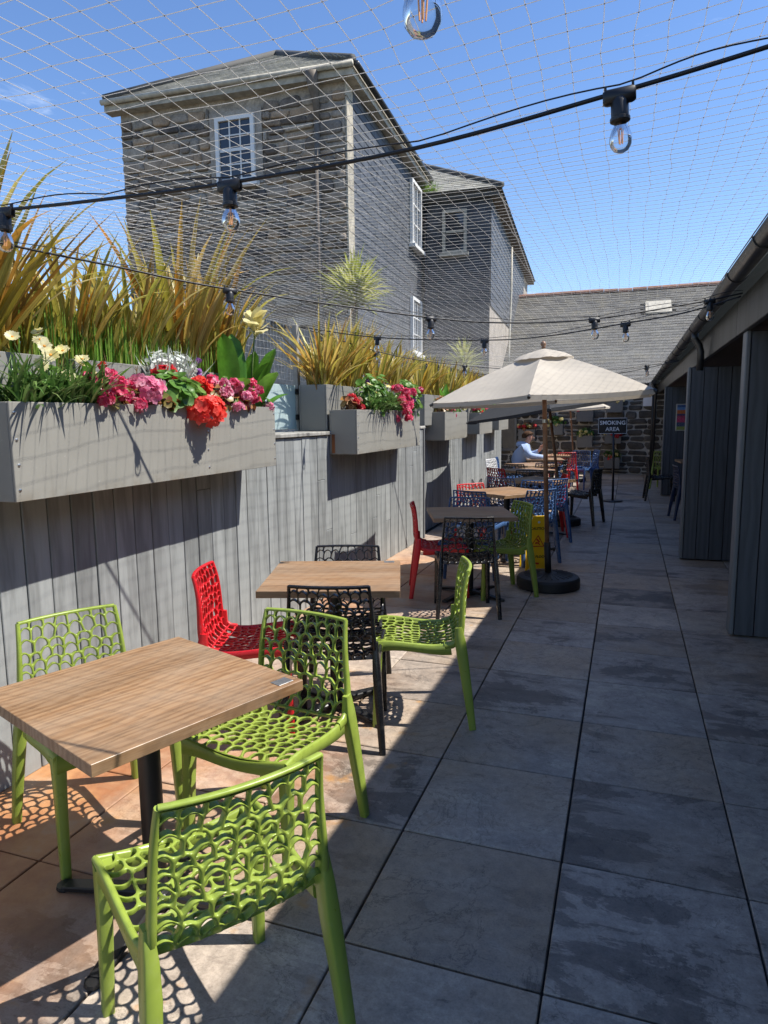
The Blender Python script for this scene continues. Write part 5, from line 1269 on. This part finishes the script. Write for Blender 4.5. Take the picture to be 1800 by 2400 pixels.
# local frame: +X is the way the person faces, +Y the person's left
V = [(-.02, 0, .52, (.13, .16)), (-.03, 0, .66, (.115, .15)), (.0, 0, .82, (.12, .16)), (.05, 0, .97, (.1, .14)), (.08, 0, 1.03, .055), (.105, 0, 1.08, .048),
     (.06, .17, .98, .06), (.13, .24, .82, .048), (.28, .17, .86, .04), (.34, .12, .93, .032),
     (.06, -.17, .98, .06), (.16, -.25, .82, .048), (.38, -.2, .785, .04), (.46, -.17, .80, .03),
     (.0, .1, .5, .1), (.4, .14, .5, .075), (.42, .14, .1, .05), (.52, .14, .04, .04), (.0, -.1, .5, .1), (.4, -.14, .5, .075), (.42, -.14, .1, .05), (.52, -.14, .04, .04),
     (.13, 0, 1.14, (.075, .07)), (.14, 0, 1.2, (.085, .075)), (.125, 0, 1.25, (.06, .055))]
Ed = [(0, 1), (1, 2), (2, 3), (3, 4), (4, 5), (3, 6), (6, 7), (7, 8), (8, 9), (3, 10), (10, 11), (11, 12), (12, 13), (0, 14), (14, 15), (15, 16), (16, 17), (0, 18), (18, 19), (19, 20), (20, 21), (5, 22), (22, 23), (23, 24)]
def hand(b, d, up, curl):
    i0 = len(V); b = Vector(b); d = Vector(d).normalized(); up = Vector(up).normalized(); sd_ = d.cross(up)
    V.append((*(b + d * .05), (.022, .03))); Ed.append((i0 and 0, 0)) if False else None
    pi = len(V) - 1
    for k, (o, L) in enumerate(((-.027, .06), (-.009, .07), (.009, .068), (.027, .055))):
        p0 = b + d * .085 + sd_ * o; V.append((*p0, .009)); a_i = len(V) - 1; Ed.append((pi, a_i))
        p1 = p0 + (d * math.cos(curl) + up * math.sin(curl)) * L * .5; V.append((*p1, .008)); Ed.append((a_i, len(V) - 1))
        p2 = p1 + (d * math.cos(curl * 2.2) + up * math.sin(curl * 2.2)) * L * .5; V.append((*p2, .007)); Ed.append((len(V) - 2, len(V) - 1))
    p0 = b + d * .04 - sd_ * .035 + up * .01; V.append((*p0, .011)); Ed.append((pi, len(V) - 1)); V.append((*(p0 + d * .035 - sd_ * .015 + up * .02), .009)); Ed.append((len(V) - 2, len(V) - 1))
    return pi
k = hand((.34, .12, .93), (.5, -.35, .7), (.3, -.8, .1), .5); Ed.append((9, k))
k = hand((.46, -.17, .80), (1, .15, .12), (0, .2, 1), .5); Ed.append((13, k))
skin_mesh('body', V, Ed, 'skin', pe)
hv = [(-.02, 0, .50, (.16, .19)), (-.05, 0, .64, (.15, .185)), (-.03, 0, .82, (.155, .195)), (.03, 0, .97, (.125, .17)), (.07, 0, 1.03, (.085, .095)),
      (.06, .18, .98, .085), (.13, .25, .82, .07), (.28, .175, .86, .055), (.325, .13, .915, .043), (.06, -.18, .98, .085), (.16, -.26, .82, .07), (.38, -.205, .79, .055), (.44, -.18, .797, .043), (-.045, 0, 1.04, (.075, .11)), (-.06, 0, .97, (.05, .1))]
skin_mesh('hoodie', hv, [(0, 1), (1, 2), (2, 3), (3, 4), (3, 5), (5, 6), (6, 7), (7, 8), (3, 9), (9, 10), (10, 11), (11, 12), (4, 13), (13, 14)], 'hoodie', pe)
skin_mesh('trousers', [(-.02, 0, .52, (.15, .18)), (.05, .1, .5, .115), (.4, .14, .5, .092), (.42, .14, .12, .068), (.05, -.1, .5, .115), (.4, -.14, .5, .092), (.42, -.14, .12, .068)], [(0, 1), (1, 2), (2, 3), (0, 4), (4, 5), (5, 6)], 'jeans', pe)
hm = MB()
def hp(u, v):
    a = 2 * math.pi * u; ph = math.pi * v * .62; d = Vector((math.sin(ph) * math.cos(a), math.sin(ph) * math.sin(a), math.cos(ph)))
    lim = .6 if math.cos(a) < .1 else .46; ph = math.pi * v * lim; d = Vector((math.sin(ph) * math.cos(a), math.sin(ph) * math.sin(a), math.cos(ph))); k = 1 + .12 * mnoise.noise(d * 6)
    return Vector((.115, 0, 1.19)) + Vector((d.x * .105, d.y * .088, d.z * .105)) * k + Vector((-.02 if d.x < 0 else .0, 0, .03 * max(0, d.x) * (1 if v > .7 else 0)))
hm.grid(hp, 22, 10).build('hair', MT['hair'], pe, True, 1e-4)
fm = MB()
for sy in (-1, 1):
    fm.lathe([(.006, 0), (.014, .006), (.006, .012)], 8).xf(Matrix.Translation((.115, sy * .083, 1.165)) @ Matrix.Rotation(R(90), 4, 'X') @ Matrix.Scale(1.6, 4, (0, 1, 0)), len(fm.v) - 24)
fm.build('ears', MT['skin'], pe, True)
fc = MB().tube([(.205, 0, 1.185), (.228, 0, 1.155), (.21, 0, 1.145)], [.008, .015, .01], 8); fc.build('nose', MT['skin'], pe, True)
em = MB()
for sy in (-1, 1): em.lathe([(.001, -.005), (.004, -.003), (.005, 0), (.004, .003), (.001, .005)], 8, (.198, sy * .032, 1.188))
em.build('eyes', MT['sign_black'], pe, True)
MB().tube([(.206, -.022, 1.118), (.214, 0, 1.12), (.206, .022, 1.118)], .006, 6).build('mouth', MT['rust'], pe, True)
